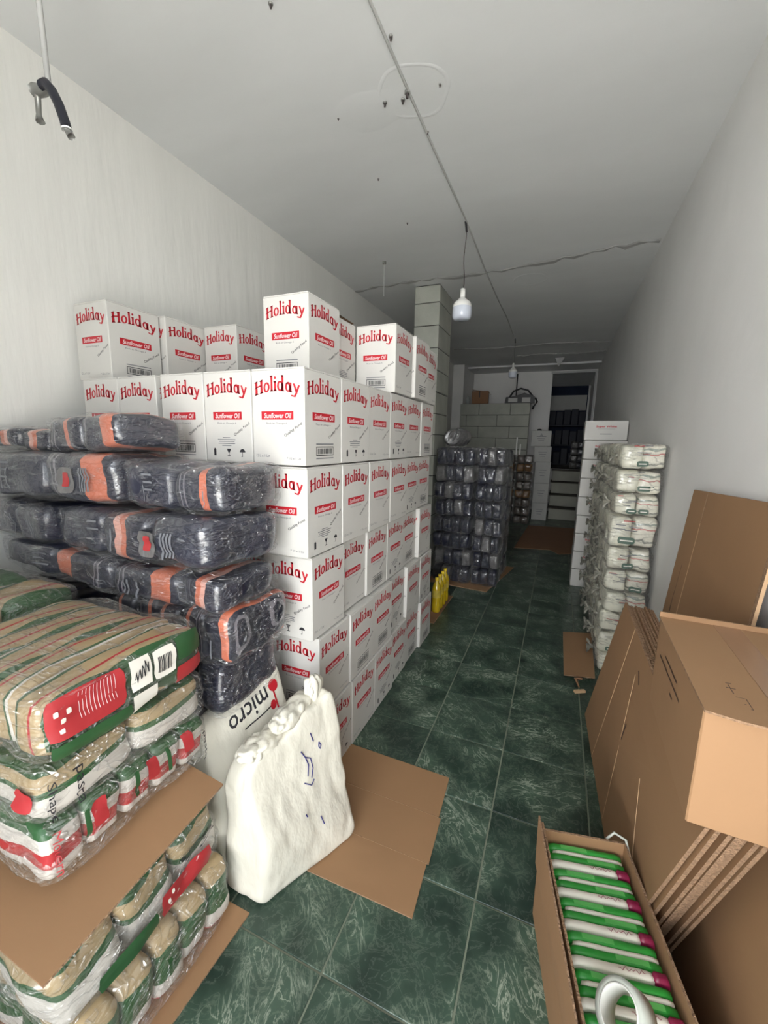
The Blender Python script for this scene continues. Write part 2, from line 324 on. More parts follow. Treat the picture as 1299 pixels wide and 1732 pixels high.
def text2d(s, bold=0.0, shear=0.0, res=2):
    key = (s, bold, shear, res)
    if key in _tc: return _tc[key]
    cu = bpy.data.curves.new('t', 'FONT'); cu.body = s; cu.offset = bold; cu.shear = shear; cu.resolution_u = res; cu.align_x = 'LEFT'; cu.fill_mode = 'FRONT'
    o = bpy.data.objects.new('t', cu); me = o.to_mesh()
    vs = [(v.co.x, v.co.y) for v in me.vertices]; fs = [tuple(p.vertices) for p in me.polygons]
    o.to_mesh_clear(); bpy.data.objects.remove(o); bpy.data.curves.remove(cu)
    x0, x1 = min(v[0] for v in vs), max(v[0] for v in vs); y0, y1 = min(v[1] for v in vs), max(v[1] for v in vs)
    vs = [((v[0]-(x0+x1)/2)/(x1-x0), (v[1]-(y0+y1)/2)/(y1-y0)) for v in vs]   # unit box, centred
    _tc[key] = (vs, fs); return _tc[key]
def put2d(mb, data, place, m):
    vs, fs = data; mb.add([place(*v) for v in vs], fs, m)
def text_on(mb, F, face, s, u, v, w, h, m, bold=0.0, rot=0.0, off=0.003):
    g = FACES[face]; c, sn = math.cos(rot), math.sin(rot)
    put2d(mb, text2d(s, bold), lambda a, b: F(g(u+(a*w*c-b*h*sn), v+(a*w*sn+b*h*c)), off), m)
# ---- hand drawn display lettering for the red name on the cartons
def holiday2d():
    vs = []; fs = []
    def quad(a, b, c, d): o = len(vs); vs.extend([a, b, c, d]); fs.append((o, o+1, o+2, o+3))
    def rect(x0, y0, x1, y1): quad((x0, y0), (x1, y0), (x1, y1), (x0, y1))
    def ring(cx, cy, rx, ry, tx, ty, a0=0, a1=360, n=18):
        for i in range(n):
            t0 = math.radians(a0+(a1-a0)*i/n); t1 = math.radians(a0+(a1-a0)*(i+1)/n)
            quad((cx+rx*math.cos(t0), cy+ry*math.sin(t0)), (cx+rx*math.cos(t1), cy+ry*math.sin(t1)), (cx+(rx-tx)*math.cos(t1), cy+(ry-ty)*math.sin(t1)), (cx+(rx-tx)*math.cos(t0), cy+(ry-ty)*math.sin(t0)))
    def stem(x, y0, y1, w=0.19, s0=True, s1=True):
        quad((x-w/2, y0), (x+w/2, y0), (x+w*0.42, (y0+y1)/2), (x-w*0.42, (y0+y1)/2)); quad((x-w*0.42, (y0+y1)/2), (x+w*0.42, (y0+y1)/2), (x+w/2, y1), (x-w/2, y1))
        if s0: quad((x-w*0.8, y0), (x+w*0.8, y0), (x+w*0.5, y0+0.1), (x-w*0.5, y0+0.1))
        if s1: quad((x-w*0.5, y1-0.1), (x+w*0.3, y1-0.1), (x+w*0.5, y1), (x-w*0.85, y1-0.03))
    stem(0.16, 0, 1.0, 0.22); stem(0.62, 0, 0.95, 0.21); quad((-0.02, 0.48), (0.2, 0.52), (0.2, 0.62), (0.0, 0.56)); quad((0.2, 0.52), (0.62, 0.5), (0.62, 0.62), (0.2, 0.62))
    ring(1.08, 0.33, 0.28, 0.34, 0.165, 0.11)
    stem(1.53, 0, 1.05, 0.19); stem(1.84, 0, 0.66, 0.19); ring(1.84, 0.88, 0.09, 0.1, 0.09, 0.1, n=8)
    ring(2.28, 0.33, 0.27, 0.34, 0.165, 0.11); stem(2.50, 0, 1.05, 0.19)
    ring(2.96, 0.30, 0.25, 0.31, 0.155, 0.11); stem(3.18, 0, 0.64, 0.19, True, False); quad((2.78, 0.56), (2.82, 0.5), (3.1, 0.6), (3.0, 0.67))
    quad((3.38, 0.64), (3.55, 0.66), (3.73, 0.2), (3.60, 0.05)); quad((3.84, 0.66), (3.98, 0.66), (3.74, 0.0), (3.60, 0.05)); quad((3.60, 0.05), (3.74, 0.0), (3.6, -0.26), (3.44, -0.24)); quad((3.2, -0.16), (3.24, -0.27), (3.6, -0.28), (3.46, -0.17))
    out = []
    for x, y in vs:
        t = (x/4.0-0.5)*2
        out.append((x/4.0-0.5, ((y-0.4)*(1.0-0.12*t*t) + 0.34*(1-t*t) - 0.1)/1.4))
    return out, fs
HOL = holiday2d()
def carton_print(w, h, variant):
    """print on a plane: x in [-w/2,w/2], z in [0,h]; returns an MB lying in the xz plane facing -y"""
    mb = MB(); e = -0.0007
    P = lambda cx, cz, sw, sh, rot=0, l=0: (lambda a, b: Vector((cx+a*sw*math.cos(rot)-b*sh*math.sin(rot), e-l*0.0004, cz+a*sw*math.sin(rot)+b*sh*math.cos(rot))))
    def R(x0, z0, x1, z1, m, l=0): y = e-l*0.0004; mb.poly([(x0, y, z0), (x1, y, z0), (x1, y, z1), (x0, y, z1)], m)
    put2d(mb, HOL, P(0.0, h*0.79, w*0.86, h*0.215), M['red'])
    R(-w*0.31, h*0.475, w*0.30, h*0.56, M['red'])
    put2d(mb, text2d('Sunflower Oil', 0.02, 0.2), P(0, h*0.517, w*0.52, h*0.055, 0, 1), M['whiteink'])
    put2d(mb, text2d('Rich in Omega 6', 0.0), P(-w*0.02, h*0.435, w*0.40, h*0.026), M['greyink'])
    put2d(mb, text2d('Quality Food', 0.01), P(w*0.29, h*0.37, w*0.38, h*0.038, 0.55), M['black'])
    if variant == 0:     # barcode panel
        x0, x1, z0, z1 = -w*0.22, w*0.26, h*0.10, h*0.20
        R(x0, z0-0.012, x1, z0-0.008, M['greyink']); R(x0, z1+0.008, x1, z1+0.012, M['greyink'])
        for a in ((x0, z0, x1, z0+0.003), (x0, z1-0.003, x1, z1), (x0, z0, x0+0.003, z1), (x1-0.003, z0, x1, z1)): R(*a, M['black'])
        x = x0+0.010; rr = random.Random(3)
        while x < x1-0.012:
            ww = rr.choice((0.0012, 0.002, 0.0035)); R(x, z0+0.007, x+ww, z1-0.007, M['black']); x += ww+rr.choice((0.0014, 0.0022, 0.003))
    elif variant == 1:   # text lines and handling marks
        for i, wd in enumerate((0.16, 0.38, 0.34, 0.36, 0.2)): R(-w*wd/2-0.01, h*(0.275-0.022*i), w*wd/2-0.01, h*(0.283-0.022*i), M['greyink'])
        R(-w*0.33, h*0.075, -w*0.28, h*0.15, M['black']); R(-w*0.32, h*0.15, -w*0.29, h*0.16, M['black'])
        cx = 0.0; mb.poly([(cx-0.011, e, h*0.155), (cx-0.004, e, h*0.115), (cx+0.004, e, h*0.115), (cx+0.011, e, h*0.155)], M['black']); R(cx-0.0015, h*0.08, cx+0.0015, h*0.116, M['black']); R(cx-0.008, h*0.072, cx+0.008, h*0.08, M['black'])
        cx = w*0.29; mb.poly([(cx+0.014*math.cos(t), e, h*0.12+0.013*math.sin(t)) for t in [PI*i/8 for i in range(9)]], M['black']); R(cx-0.001, h*0.07, cx+0.001, h*0.122, M['black']); R(cx-0.006, h*0.07, cx, h*0.076, M['black'])
    else:                # volume marks in the lower corners
        put2d(mb, text2d('12 L x 1 Ltr', 0.01), P(-w*0.30, h*0.095, w*0.27, h*0.03), M['greyink'])
        put2d(mb, text2d('* 12 x 1 Ltr', 0.01), P(w*0.30, h*0.075, w*0.27, h*0.025), M['greyink'])
    return mb
CW, CD, CH = 0.238, 0.274, 0.357
PR = {}
def print_mesh(kind, variant):
    w = CW if kind == 'front' else CD
    if (kind, variant) in PR: return PR[(kind, variant)]
    mb = carton_print(w, CH, variant)
    PR[(kind, variant)] = mb.mesh(kind+'_print'); return PR[(kind, variant)]
def carton_body_mesh():
    mb = MB(); mb.bevbox((0, 0, (CH-0.006)/2), (CW, CD, CH-0.006), M['carton'], 0.003)
    return mb.mesh('board_body')
def flap_mesh():
    mb = MB(); mb.bevbox((0, CD/4, CH-0.0032), (CW-0.004, CD/2-0.003, 0.005), M['carton'], 0.001)
    return mb.mesh('top_flap')
CB, CF = carton_body_mesh(), flap_mesh()
ordn = ['bottom', 'second', 'third', 'fourth', 'fifth']
def carton(cx, cy, z, label, vf, vs, rz=0.0, group='white oil cartons in the tall stack', side=True, tilt=0.0):
    t = thing('oil_carton', label, 'box', (cx, cy, z), rz, group, rot=(0, tilt, rz))
    inst('board_body', CB, t); inst('top_flap', CF, t); inst('top_flap', CF, t, rot=(0, 0, PI))
    inst('front_print', print_mesh('front', vf), t, loc=(0, -CD/2, 0))
    if side: inst('side_print', print_mesh('side', vs), t, loc=(CW/2, 0, 0), rot=(0, 0, PI/2))
    return t

# ================================================================== STRUCTURE
XL, XR, YF, YB, ZC = -2.27, 0.635, -0.6, 10.32, 3.2
def wallbox(name, x0, x1, y0, y1, z0, z1, m):
    mb = MB(); mb.box(((x0+x1)/2, (y0+y1)/2, (z0+z1)/2), (x1-x0, y1-y0, z1-z0), m); return struct(name, mb)
wallbox('wall_left', XL-0.15, XL, YF, YB+3.2, -0.05, ZC+0.2, M['wall_left'])
wallbox('wall_right', XR, XR+0.15, YF, YB+3.2, -0.05, ZC+0.2, M['wall'])
wallbox('ceiling', XL-0.15, XR+0.15, YF, YB+3.2, ZC, ZC+0.15, M['ceiling'])
# front wall above the open shop front; unseen left panel added to shade indoors
fw = MB()
for (x0, x1, z0, z1) in ((XL-0.15, XR+0.15, 2.75, ZC+0.6), (XL-0.15, -0.9, -0.05, 2.75)):
    fw.box(((x0+x1)/2, YF-0.1, (z0+z1)/2), (x1-x0, 0.2, z1-z0), M['wall'])
struct('wall_front', fw)
# back wall with the high door
bw = MB()
DX0, DX1, DZ0, DZ1 = -0.27, 0.60, 0.985, 3.14
for (x0, x1, z0, z1) in ((XL, DX0, -0.05, ZC), (DX1, XR, DZ0, ZC), (DX0, DX1, DZ1, ZC), (DX0, XR, -0.05, DZ0)):
    bw.box(((x0+x1)/2, YB+0.07, (z0+z1)/2), (x1-x0, 0.14, z1-z0), M['wall'])
struct('wall_back', bw)
# rough plaster pier at the left of the back wall
wallbox('trim_1', XL, -2.03, 9.2, YB, 0, ZC, M['wall'])
# door frame
dr = thing('door_1', None, None, (0, 0, 0)); dr['kind'] = 'structure'
mb = MB(); mb.box(((DX0+DX1)/2, YB-0.02, DZ1-0.02), (DX1-DX0+0.06, 0.06, 0.045), M['frame']); mb.build('door_head', dr)
mb = MB(); mb.box((DX1-0.0, YB-0.02, (DZ0+DZ1)/2), (0.04, 0.06, DZ1-DZ0-0.06), M['frame']); mb.build('door_jamb', dr)
mb = MB(); mb.box((DX1-0.10, YB-0.06, (DZ0+DZ1)/2-0.12), (0.035, 0.03, DZ1-DZ0-0.4), M['frame']); mb.build('door_leaf_edge', dr)
# dark room behind the door
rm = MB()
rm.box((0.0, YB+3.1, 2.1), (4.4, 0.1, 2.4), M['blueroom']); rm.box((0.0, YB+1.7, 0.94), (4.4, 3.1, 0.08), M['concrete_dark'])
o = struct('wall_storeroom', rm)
# floor: grout bed with separate marble tiles
fl = MB(); fl.box(((XL+XR)/2, (YF+YB)/2, -0.03), (XR-XL, YB-YF, 0.052), M['grout']); floor = struct('floor', fl)
T = 0.38; gx0 = -0.515-5*T; gy0 = 1.205-7*T
tmesh = {}
def tile_mesh(w, d):
    k = (round(w, 3), round(d, 3))
    if k not in tmesh:
        mb = MB(); mb.bevbox((0, 0, -0.0035), (w-0.006, d-0.006, 0.007), M['marble'], 0.0015); tmesh[k] = mb.mesh('tile')
    return tmesh[k]
for i in range(9):
    for j in range(-1, 31):
        x0, x1 = max(gx0+i*T, XL), min(gx0+(i+1)*T, XR); y0, y1 = max(gy0+j*T, YF), min(gy0+(j+1)*T, YB)
        if x1-x0 < 0.03 or y1-y0 < 0.03 or y1 < 0.0: continue
        if x1 < -1.4 and (y1 < 4.2): continue          # buried under the stock
        inst('tile', tile_mesh(x1-x0, y1-y0), floor, loc=((x0+x1)/2, (y0+y1)/2, 0))
# street outside
pv = MB(); pv.box((0, -5.62, -0.08), (16, 10, 0.1), M['pave']); o = struct('floor_street', pv)
# pillar of pale blocks
pil = thing('pillar', None, None, (0, 0, 0)); pil['kind'] = 'structure'
PX0, PX1, PY0, PY1 = -1.583, -1.302, 4.545, 5.07
mb = MB(); mb.box(((PX0+PX1)/2, (PY0+PY1)/2, ZC/2), (PX1-PX0-0.014, PY1-PY0-0.014, ZC-0.002), M['mortar']); mb.build('mortar_core', pil)
bmb = MB(); bmb.bevbox((0, 0, 0), (PX1-PX0, PY1-PY0, 0.224), M['block'], 0.004); bme = bmb.mesh('block')
z = 3.02-0.232*13
mbt = MB(); mbt.bevbox((0, 0, 0), (PX1-PX0, PY1-PY0, 0.168), M['block'], 0.004); 
for k in range(13):
    inst('block', bme, pil, loc=((PX0+PX1)/2+random.uniform(-.002, .002), (PY0+PY1)/2, z+0.232*k+0.116))
inst('block', mbt.mesh('block'), pil, loc=((PX0+PX1)/2, (PY0+PY1)/2, 3.107))
# rough plaster seams and steps on the ceiling
def ragged(y0, y1, x0, x1, seed, dep=0.02, m=None):
    rr = random.Random(seed); n = 36; a = []; 
    for i in range(n+1):
        t = i/n; a.append((x0+(x1-x0)*t, y0+(y1-y0)*t+rr.uniform(-.03, .03)+0.05*math.sin(t*9+seed), rr.uniform(0.012, 0.05)))
    mb = MB()
    for i in range(n):
        (xa, ya, wa), (xb, yb, wb) = a[i], a[i+1]
        mb.add([(xa, ya, ZC-0.001), (xb, yb, ZC-0.001), (xb, yb+wb/2, ZC-dep), (xa, ya+wa/2, ZC-dep), (xa, ya+wa*2, ZC-0.001), (xb, yb+wb*2, ZC-0.001)], [(0, 1, 2, 3), (3, 2, 5, 4)], m or M['patch'])
    return mb
struct('trim_2', ragged(4.45, 4.25, XL, XR-0.02, 3, 0.006)); struct('trim_3', ragged(7.7, 7.75, -1.9, XR-0.02, 5, 0.012)); struct('trim_4', ragged(8.55, 8.6, -0.9, XR-0.02, 8, 0.012))
# lowered ceiling beam towards the back
wallbox('trim_5', XL, XR, 9.55, YB, ZC-0.035, ZC-0.001, M['ceiling'])
# round repair patches (thin plaster skims)
def skim(cx, cy, rx, ry, seed, ring=False, th=0.003):
    rr = random.Random(seed); mb = MB(); n = 40
    ro = [1+0.12*noise.noise(Vector((math.cos(2*PI*i/n)*1.3, math.sin(2*PI*i/n)*1.3, seed))) for i in range(n)]
    P = lambda f, i, z: (cx+rx*f*ro[i % n]*math.cos(2*PI*i/n), cy+ry*f*ro[i % n]*math.sin(2*PI*i/n), z)
    for i in range(n):
        if ring: mb.add([P(1, i, ZC-.0005), P(1, i+1, ZC-.0005), P(.95, i+1, ZC-th), P(.95, i, ZC-th), P(.88, i+1, ZC-.0005), P(.88, i, ZC-.0005)], [(0, 1, 2, 3), (3, 2, 4, 5)], M['ceiling'])
        else: mb.add([P(1, i, ZC-.0005), P(1, i+1, ZC-.0005), P(.7, i+1, ZC-th), P(.7, i, ZC-th), (cx, cy, ZC-th)], [(0, 1, 2, 3), (3, 2, 4)], M['ceiling'])
    return mb
struct('trim_6', skim(-0.79, 2.15, 0.17, 0.17, 4, True), smooth=True)
struct('trim_7', skim(-1.03, 2.18, 0.20, 0.13, 9), smooth=True)
struct('trim_8', skim(-0.42, 4.75, 0.17, 0.16, 2, True), smooth=True)

# ================================================================== CARTON STACK
# 5 layers; i counts from the aisle face to the left wall, j from the front to the back
lz = [0.0, 0.3625, 0.725, 1.0875, 1.45]
y0s = [1.41, 1.385, 1.345, 1.315, 1.30]
xs_r = [-0.858, -0.862, -0.868, -0.866, -0.863]
vseed = random.Random(11)
fvar = {(0, 0): 2, (1, 0): 0, (2, 0): 1, (3, 0): 2, (4, 0): 2, (4, 1): 1, (4, 2): 0, (4, 3): 0, (4, 4): 1}
svar = {(4, 0): 0, (4, 1): 1, (4, 2): 2, (4, 3): 1, (4, 4): 2, (4, 5): 0, (3, 0): 1, (3, 1): 2, (3, 2): 2, (2, 0): 2, (2, 1): 2, (1, 0): 2, (1, 1): 0, (0, 0): 1}
pos_w = ['at the front corner', 'second from the front corner', 'third from the front corner', 'fourth from the front corner', 'fifth from the front corner', 'at the far end']
lay_w = ['on the floor', 'in the second layer', 'in the third layer', 'in the fourth layer', 'in the fifth layer']
for k in range(5):
    for j in range(6):
        jit = vseed.uniform(-0.026, 0.008) if j else 0
        if k == 4 and j: jit *= 0.2
        carton(xs_r[k]-CW/2-0.001+jit, y0s[k]+CD/2+j*0.2775, lz[k], 'white oil carton %s %s of the aisle face' % (lay_w[k], pos_w[j]),
               fvar.get((k, j), 2) if j == 0 else 2, svar.get((k, j), vseed.choice((0, 1, 2, 2))), rz=vseed.uniform(-0.006, 0.006) if j else 0)
    for i in range(1, 5):
        cx = xs_r[4]-CW/2-0.001-(0.2415*i if i < 3 else 0.2415*i+0.026)
        vis = k == 4 or (k == 3 and i == 1)
        lab = ('white oil carton in the fifth layer, %s left of the front corner' % ['', 'next', 'second', 'third', 'fourth'][i]) if k == 4 else \
              ('white oil carton in the fourth layer half behind the navy bundles' if vis else 'white oil carton of the front row hidden behind the navy bundles')
        carton(cx, y0s[k]+CD/2+(0.0 if k == 4 else 0.05), lz[k], lab, fvar.get((k, i), 2), 2,
               group='white oil cartons in the tall stack' if vis else 'oil cartons hidden behind the bundles', side=(k == 4))
    for (i, j) in ((4, 1), (4, 2), (3, 2), (4, 3), (3, 3), (1, 1), (1, 2), (1, 3)):
        cx = xs_r[4]-CW/2-0.018-(0.2415*i if i < 3 else 0.2415*i+0.012)
        carton(cx, 1.36+CD/2+0.06+j*0.285, lz[k], 'white oil carton inside the stack behind its faces', 2, 2, group='oil cartons inside the stack', side=False)
zt = 1.8125
def top(xl, yf, vf, vs, label, rz=0.0): return carton(xl+CW/2, yf+CD/2, zt, label, vf, vs, rz)
top(-2.222, 1.37, 2, 0, 'leftmost white oil carton of the top layer, close to the left wall')
top(-2.190, 1.655, 2, 2, 'white oil carton of the top layer right behind the leftmost one', rz=0)
top(-1.935, 1.90, 2, 2, 'white oil carton of the top layer left of the tall front one, facing the door', rz=-0.02)
top(-1.272, 1.595, 0, 2, 'white oil carton standing highest at the front of the top layer', rz=0.0)
tg = top(-1.333, 1.885, 2, 1, 'white oil carton of the top layer with a brown gap, behind the front one')
mb = MB(); mb.prism([(0.03, -CD/2, CH+0.001), (CW/2-0.002, -CD/2, CH+0.001), (CW/2-0.002, -CD/2+0.02, CH+0.012), (CW/2-0.002, CD/2-0.02, CH+0.006), (0.03, CD/2-0.02, CH+0.006)], (0, 0, 1), 0.003, M['carton_core'], M['carton_core']); mb.build('raised_flap', tg)
top(-1.093, 2.165, 0, 2, 'white oil carton of the top layer with a barcode, nearer the pillar')
top(-1.076, 2.455, 2, 0, 'narrowly seen white oil carton of the top layer, second from the far end')
top(-1.108, 2.745, 2, 2, 'white oil carton of the top layer at the far end beside the pillar')

# ================================================================== WRAPPED BUNDLES
def pack_mesh(dims, m, seed, k=6.5, amp=0.016, n=(10, 9, 7)):
    return puff_mesh('pack', puffF(dims[0], dims[1], dims[2], k, amp, 10, seed), m, n)
def bundle(name, label, cat, c, dims, grid, mats, film, rz=0, tilt=(0, 0), seed=1, group=None, crease=0.010, cf=(5, 5, 14), tail=None, filmk=9, prints=None, n=(26, 18, 12)):
    """wrapped bundle centred at c (c.z = underside)"""
    L, W, H = dims
    t = thing(name, label, cat, c, rz, group, rot=(tilt[0], tilt[1], rz))
    gx, gy, gz = grid; pw, pd, ph = (L-0.02)/gx, (W-0.02)/gy, (H-0.012)/gz
    meshes = [pack_mesh((pw*1.0, pd*1.0, ph*1.0), m, seed+i*3) for i, m in enumerate(mats)]
    rr = random.Random(seed)
    for a in range(gx):
        for b in range(gy):
            for e in range(gz):
                inst('pack', meshes[(a+b*2+e) % len(meshes)], t, loc=(-L/2+0.01+pw*(a+.5), -W/2+0.01+pd*(b+.5), 0.006+ph*(e+.5)), rot=(rr.uniform(-.04, .04), rr.uniform(-.04, .04), 0 if rr.random() < .6 else PI))
    F0 = puffF(L+0.012, W+0.012, H+0.004, filmk, 0.013, 7, seed, crease, cf)
    def F(p, off=0.0):
        v = F0(p, off); return Vector((v.x, v.y, max(v.z+H/2+0.0, 0.0005)))
    fo = inst('plastic_wrap', puff_mesh('plastic_wrap', F, film, n), t)
    if tail:
        mb = MB(); x, y, z_, dx, dy, dz = tail; rr = random.Random(seed)
        for q in range(9):
            a = rr.uniform(-1, 1); b = rr.uniform(-1, 1)
            mb.add([(x, y, z_), (x+dx+a*0.03, y+dy+b*0.04, z_+dz+a*0.03), (x+dx+b*0.04, y+dy+a*0.05, z_+dz+b*0.035)], [(0, 1, 2)], film)
        mb.build('wrap_tail', t)
    if prints: prints(t, F)
    return t
B = M
GN_ = 'navy bundles in clear wrap by the left wall'
def navy_prints(t, F):
    rr = random.Random(hash_(t['label'])); mb = MB()
    u = rr.uniform(-.7, .1)
    for q in range(rr.choice((2, 3))): decal(mb, F, 'front', u, u+rr.uniform(.1, .2), 0.45-q*0.3, 0.53-q*0.3, M['greyink'], 0.0035, 4, 1)
    if t.get('badge') is not None:
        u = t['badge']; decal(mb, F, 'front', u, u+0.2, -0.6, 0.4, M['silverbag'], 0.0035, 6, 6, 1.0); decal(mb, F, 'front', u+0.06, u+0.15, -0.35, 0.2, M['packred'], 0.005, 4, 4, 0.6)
        for q in range(4): decal(mb, F, 'front', u+0.28+q*0.035, u+0.30+q*0.035, -0.5, 0.4, M['greyink'], 0.0035, 1, 5)
    for q in range(3):
        u = rr.uniform(-.8, .8); decal(mb, F, 'front', u, u+0.02, -0.6, rr.uniform(0, .6), M['greyink'], 0.0035, 1, 4)
    mb.build('printed_marks', t, True)
def hash_(q): return sum(ord(c)*(i+1) for i, c in enumerate(q))
def nb(label, c, d, g, ms, badge=None, **kw):
    r2 = random.Random(hash_(label)); low = c[2] < 0.9
    tl = (0, 0) if low else (r2.uniform(-.02, .02), r2.uniform(-.035, .035))
    rz = kw.pop('rz', 0 if low else r2.uniform(-.05, .05))
    def pr(t, F):
        if badge is not None: t['badge'] = badge
        navy_prints(t, F)
        if 'badge' in t: del t['badge']
    return bundle('wrapped_bundle', label, 'bundle', c, d, g, [M[m] for m in ms], M['film'], group=GN_, rz=rz, tilt=tl, prints=pr, **kw)
nb('lowest navy bundle with orange stripes, on the floor behind the logo sack', (-1.41, 1.10, 0.0), (0.54, 0.34, 0.2), (5, 1, 1), ['navy_stripe', 'navy_stripe'], seed=1)
nb('second lowest navy bundle with orange stripes behind the logo sack', (-1.41, 1.10, 0.204), (0.54, 0.34, 0.2), (5, 1, 1), ['navy_stripe'], seed=2)
nb('navy bundle with thin orange stripes just above the logo sack', (-1.40, 1.10, 0.408), (0.55, 0.34, 0.19), (5, 1, 1), ['navy_stripe', 'navy_stripe'], seed=3)
nb('navy bundle with one bright orange stripe, two below the crumpled silver pack', (-1.225, 1.10, 0.602), (0.54, 0.33, 0.20), (4, 1, 1), ['navy_stripe', 'navy'], seed=4)
nb('navy bundle with orange stripes right below the crumpled silver pack', (-1.19, 1.10, 0.806), (0.56, 0.34, 0.185), (5, 1, 1), ['navy_stripe', 'navy_band2'], seed=5)
for q in range(4):
    nb('%s navy bundle hidden behind the pasta stacks by the left wall' % ['lowest', 'second lowest', 'third lowest', 'fourth lowest'][q], (-1.98, 1.09, 0.0+0.226*q), (0.54, 0.34, 0.222), (4, 1, 1), ['navy'], seed=20+q)
nb('long flat navy bundle with orange right end, just above the topmost pasta bundle', (-1.60, 1.08, 0.996), (1.02, 0.36, 0.125), (3, 1, 1), ['navy', 'navy_band', 'navy_band'], seed=6, rz=0.0)
nb('small crumpled pack with silver glare beside the white cartons', (-1.02, 1.06, 0.995), (0.20, 0.30, 0.12), (1, 1, 1), ['navy_band3'], seed=7)
nb('big navy bundle with an orange patch in the middle of the pile', (-1.33, 1.08, 1.125), (0.80, 0.36, 0.17), (3, 1, 1), ['navy', 'navy_band3', 'navy'], seed=8, rz=-0.05, badge=0.25)
nb('dark navy bundle at the left edge beneath the wide upper one', (-1.995, 1.09, 1.125), (0.44, 0.36, 0.16), (2, 1, 1), ['navy'], seed=9)
nb('upper right navy bundle with a peach and orange end beside the cartons', (-1.155, 1.11, 1.302), (0.43, 0.33, 0.162), (2, 1, 1), ['navy', 'navy_band2'], seed=10, rz=0.04)
nb('wide upper navy bundle with white glare and orange right end at the left edge', (-1.79, 1.09, 1.302), (0.80, 0.36, 0.182), (2, 1, 1), ['navy', 'navy_band'], seed=11, rz=0.03, badge=0.3)
nb('small topmost navy bundle with a bright orange end', (-1.60, 1.10, 1.486), (0.50, 0.28, 0.135), (2, 1, 1), ['navy_band2', 'navy_band'], seed=12, rz=-0.12)
nb('topmost peach coloured bundle at the back against the left wall', (-2.055, 1.12, 1.486), (0.36, 0.28, 0.09), (2, 1, 1), ['navy_band3'], seed=13, rz=0.1)

# pasta bundles -------------------------------------------------------
def pasta_prints_top(t, F):
    def part(nm, fn): mb = MB(); fn(mb); mb.build(nm, t, True)
    def red(mb):
        decal(mb, F, 'right', -0.95, -0.16, -0.35, 0.9, M['packred'], 0.002, 12, 5, 0.6)
        for i in range(11): u = -0.62+i*0.035; decal(mb, F, 'right', u, u+0.006, 0.0, 0.75, M['whiteink'], 0.0032, 1, 4)
        for (u, v) in ((-0.86, 0.35), (-0.8, 0.1), (-0.74, 0.3), (-0.82, -0.15)): decal(mb, F, 'right', u, u+0.05, v, v+0.16, M['packwhite'], 0.0032, 2, 2, 0.8)
    def strip(mb): decal(mb, F, 'right', -0.92, -0.12, -0.95, -0.45, M['green'], 0.002, 10, 3, 0.2)
    def name(mb):
        decal(mb, F, 'right', -0.10, 0.14, -0.15, 0.85, M['packwhite'], 0.002, 5, 4)
        g = FACES['right']; mb.tube([F(g(-0.06+0.011*q, 0.2+0.02*q+0.22*math.sin(q*1.7)), 0.0035) for q in range(16)], 0.0012, M['black'], 4)
    def bar(mb):
        decal(mb, F, 'right', 0.17, 0.46, -0.2, 0.8, M['packwhite'], 0.002, 5, 4, 0.6)
        for i in range(9): u = 0.22+i*0.02; decal(mb, F, 'right', u, u+(0.009 if i % 3 else 0.014), -0.02, 0.55, M['black'], 0.0032, 1, 3)
    def low(mb): decal(mb, F, 'right', -0.1, 0.2, -0.95, -0.3, M['packwhite'], 0.002, 5, 3)
    def gre(mb): decal(mb, F, 'right', 0.48, 0.97, 0.0, 0.92, M['green'], 0.002, 8, 4, 0.7)
    def rend(mb): decal(mb, F, 'right', 0.46, 0.97, -0.85, -0.15, M['packred'], 0.002, 8, 3, 0.3)
    for nm, fn in (('red_label', red), ('green_strip', strip), ('name_label', name), ('barcode_label', bar), ('white_label', low), ('green_label', gre), ('red_strip', rend)): part(nm, fn)
def pasta_prints_sleeve(t, F):
    mb = MB()
    text_on(mb, F, 'right_down', 'Shape', 0.15, -0.86, 1.5, 0.10, M['black'], off=0.008)
    text_on(mb, F, 'right_down', 'pasta', 0.10, -0.62, 1.5, 0.10, M['black'], off=0.008)
    text_on(mb, F, 'right_down', 'Shape', 0.1, 0.80, 1.3, 0.08, M['black'], off=0.008)
    decal(mb, F, 'front', 0.72, 0.95, -0.3, 0.4, M['packred'], 0.002, 4, 4, 0.9)
    mb.build('printed_labels', t, True)
def pasta_prints_low(t, F):
    mb = MB()
    text_on(mb, F, 'right_down', 'Modern', -0.1, -0.86, 1.3, 0.09, M['packred'], off=0.008)
    for (u, m_) in ((-0.55, 'packred'), (0.05, 'packred'), (0.52, 'packred')): decal(mb, F, 'right', u, u+0.14, 0.1, 0.85, M[m_], 0.002, 4, 4, 0.5)
    for u in (-0.62, -0.1, 0.3): decal(mb, F, 'right', u, u+0.05, -0.1, 0.8, M['green'], 0.002, 3, 4, 0.4)
    text_on(mb, F, 'right_down', 'pasta', 0.2, 0.82, 1.2, 0.07, M['black'], off=0.008)
    mb.build('printed_labels', t, True)
def pasta_prints_tilt(t, F):
    mb = MB()
    text_on(mb, F, 'right_flip', 'pasta', -0.55, -0.25, 0.22, 0.5, M['black'], rot=-1.2); text_on(mb, F, 'right_flip', 'Shape', -0.75, -0.15, 0.22, 0.4, M['black'], rot=-1.2)
    decal(mb, F, 'right', 0.05, 0.72, -0.9, -0.1, M['packred'], 0.002, 10, 4, 0.4); decal(mb, F, 'right', -0.62, 0.0, -0.95, -0.3, M['green'], 0.002, 10, 4, 0.3)
    for (u, v) in ((0.12, -0.5), (0.18, -0.35), (0.24, -0.55), (0.15, -0.7)): decal(mb, F, 'right', u, u+0.035, v, v+0.14, M['packwhite'], 0.0032, 2, 2, 0.8)
    mb.build('printed_labels', t, True)
GP_ = 'pasta bundles in clear wrap'
